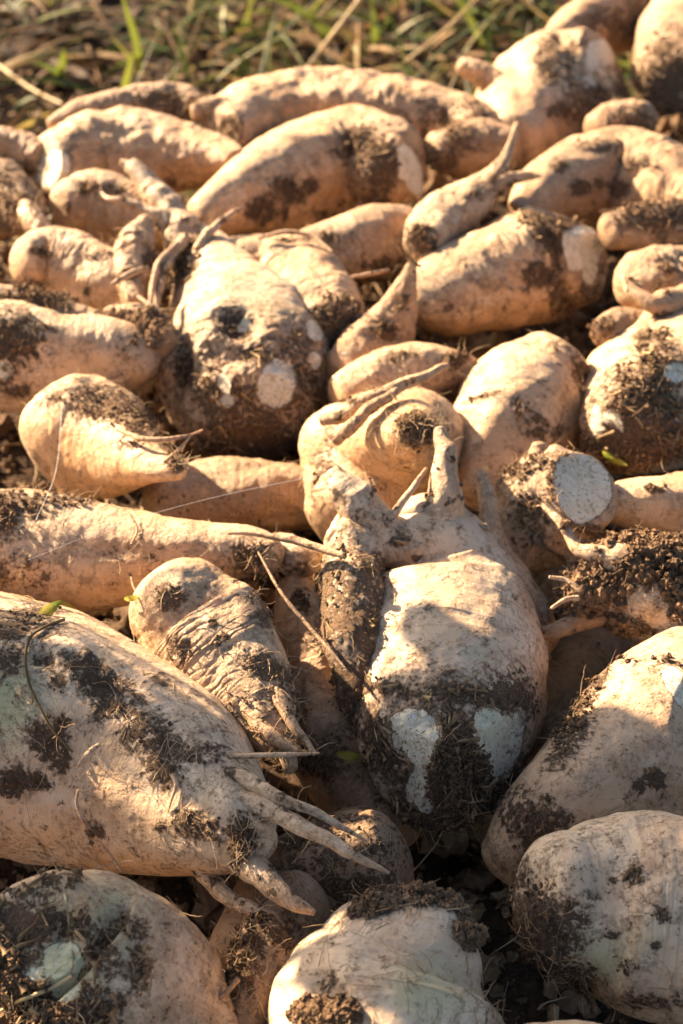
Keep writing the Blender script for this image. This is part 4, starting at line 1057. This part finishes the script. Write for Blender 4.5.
# ================================================================== tall weed added outside the frame, leaves set to shade the heap's front
sun_dir = np.array(SUN_TO); sun_dir /= np.linalg.norm(sun_dir)
M_SHADE_WEED = plain_material('shade_weed_leaf', (0.05, 0.10, 0.02), (0.09, 0.15, 0.03), 40, 0.5, 0.3)
M_SHADE_STEM = plain_material('shade_weed_stem', (0.10, 0.13, 0.04), (0.16, 0.17, 0.06), 40, 0.6)
shade_weed = empty('added_shade_weed', (-.86, 1.22, 0.0))
tag(shade_weed, 'tall broad-leaved green weed added out of view to shade the heap front', 'shade_weed')
worg = np.array(shade_weed.location)
stem_top = np.array([-.76, 1.17, .98])
sp_ = np.array([worg, worg + [.03, -.01, .35], worg + [.06, -.03, .65], stem_top])
A_, _ = spline(np.hstack([sp_, [[.012], [.010], [.008], [.004]]]), 40)
V, q = thin_tube(A_[:, :3], A_[:, 3], 10); mesh_obj('stem', V - worg, [q], M_SHADE_STEM, shade_weed)
rs = np.random.RandomState(21)
for px, py, rp, kk in SHADE:  # one added leaf per spot to be shaded, set toward the sun
    d_ = depth_at(py, ZS - .02); c = at(px, py, ZS - .02) + sun_dir * kk; R_ = rp * d_ / F * 1.12
    nrm = sun_dir + rs.normal(size=3) * .22; nrm /= np.linalg.norm(nrm)
    j = int(np.argmin(np.linalg.norm(A_[:, :3] - (c - [0, 0, .10]), axis=1))); root_ = A_[j, :3]
    ax = c - root_; ax -= nrm * (ax @ nrm); ax /= np.linalg.norm(ax) + 1e-9; sd = np.cross(nrm, ax)
    rows = []
    for i in range(15):
        u = i / 14; wv = math.sin(math.pi * u ** .8) ** .75 * (.92 + .08 * math.sin(u * 22 + rs.rand()))
        for k_ in range(-4, 5):
            v_ = k_ / 4
            rows.append(c + ax * R_ * (2.3 * u - 1.15) + sd * R_ * wv * v_ + nrm * R_ * (.10 * v_ * v_ - .22 * (u - .4) ** 2 + .02 * math.sin(u * 18 + k_)))
    V = np.array(rows); I = np.arange(15 * 9).reshape(15, 9)
    q = np.stack([I[:-1, :-1], I[:-1, 1:], I[1:, 1:], I[1:, :-1]], -1).reshape(-1, 4)
    pt = np.array([root_, (root_ + V[4]) / 2 + [0, 0, .02], V[4]]); P_, _ = spline(np.hstack([pt, [[.003], [.0025], [.002]]]), 14)
    V2, q2 = thin_tube(P_[:, :3], P_[:, 3], 6)
    lf = mesh_obj('leaf', V - worg, [q], M_SHADE_WEED, shade_weed)
    mesh_obj('leaf_stalk', V2 - worg, [q2], M_SHADE_STEM, lf)

# ================================================================== light, sky, camera
elev = math.asin(sun_dir[2]); azim = math.atan2(sun_dir[0], sun_dir[1])
w = bpy.data.worlds.new('World'); SC.world = w; w.use_nodes = True
nt = w.node_tree; nt.nodes.clear()
sky = nt.nodes.new('ShaderNodeTexSky'); sky.sky_type = 'NISHITA'; sky.sun_disc = False
sky.sun_elevation = elev; sky.sun_rotation = azim; sky.air_density = 0.7; sky.dust_density = 2.0; sky.ozone_density = 0.0
bg = nt.nodes.new('ShaderNodeBackground'); bg.inputs[1].default_value = SKY_STRENGTH
wo = nt.nodes.new('ShaderNodeOutputWorld')
nt.links.new(sky.outputs[0], bg.inputs[0]); nt.links.new(bg.outputs[0], wo.inputs[0])
sl = bpy.data.lights.new('sun', 'SUN'); sl.energy = SUN_STRENGTH; sl.angle = math.radians(0.6); sl.color = SUN_COLOR
so = bpy.data.objects.new('sun', sl); COL.objects.link(so)
so.rotation_euler = Vector(-sun_dir).to_track_quat('-Z', 'Y').to_euler(); so.location = (0, 0, 4)

cam = bpy.data.cameras.new('camera'); co = bpy.data.objects.new('camera', cam); COL.objects.link(co)
co.location = CAM; co.rotation_euler = (math.pi / 2 - PITCH, 0, 0)
cam.sensor_fit = 'VERTICAL'; cam.sensor_height = 36; cam.sensor_width = 24; cam.lens = F / 1024 * 36
cam.clip_start = 0.02; cam.clip_end = 300
cam.dof.use_dof = True; cam.dof.focus_distance = 0.97; cam.dof.aperture_fstop = FSTOP
SC.camera = co
SC.view_settings.view_transform = 'Standard'; SC.view_settings.look = 'None'
SC.view_settings.exposure = EXPOSURE; SC.view_settings.gamma = 1
SC.view_settings.use_curve_mapping = False
SC.render.engine = 'CYCLES'
SC.cycles.max_bounces = 6; SC.cycles.diffuse_bounces = 2; SC.cycles.use_denoising = True
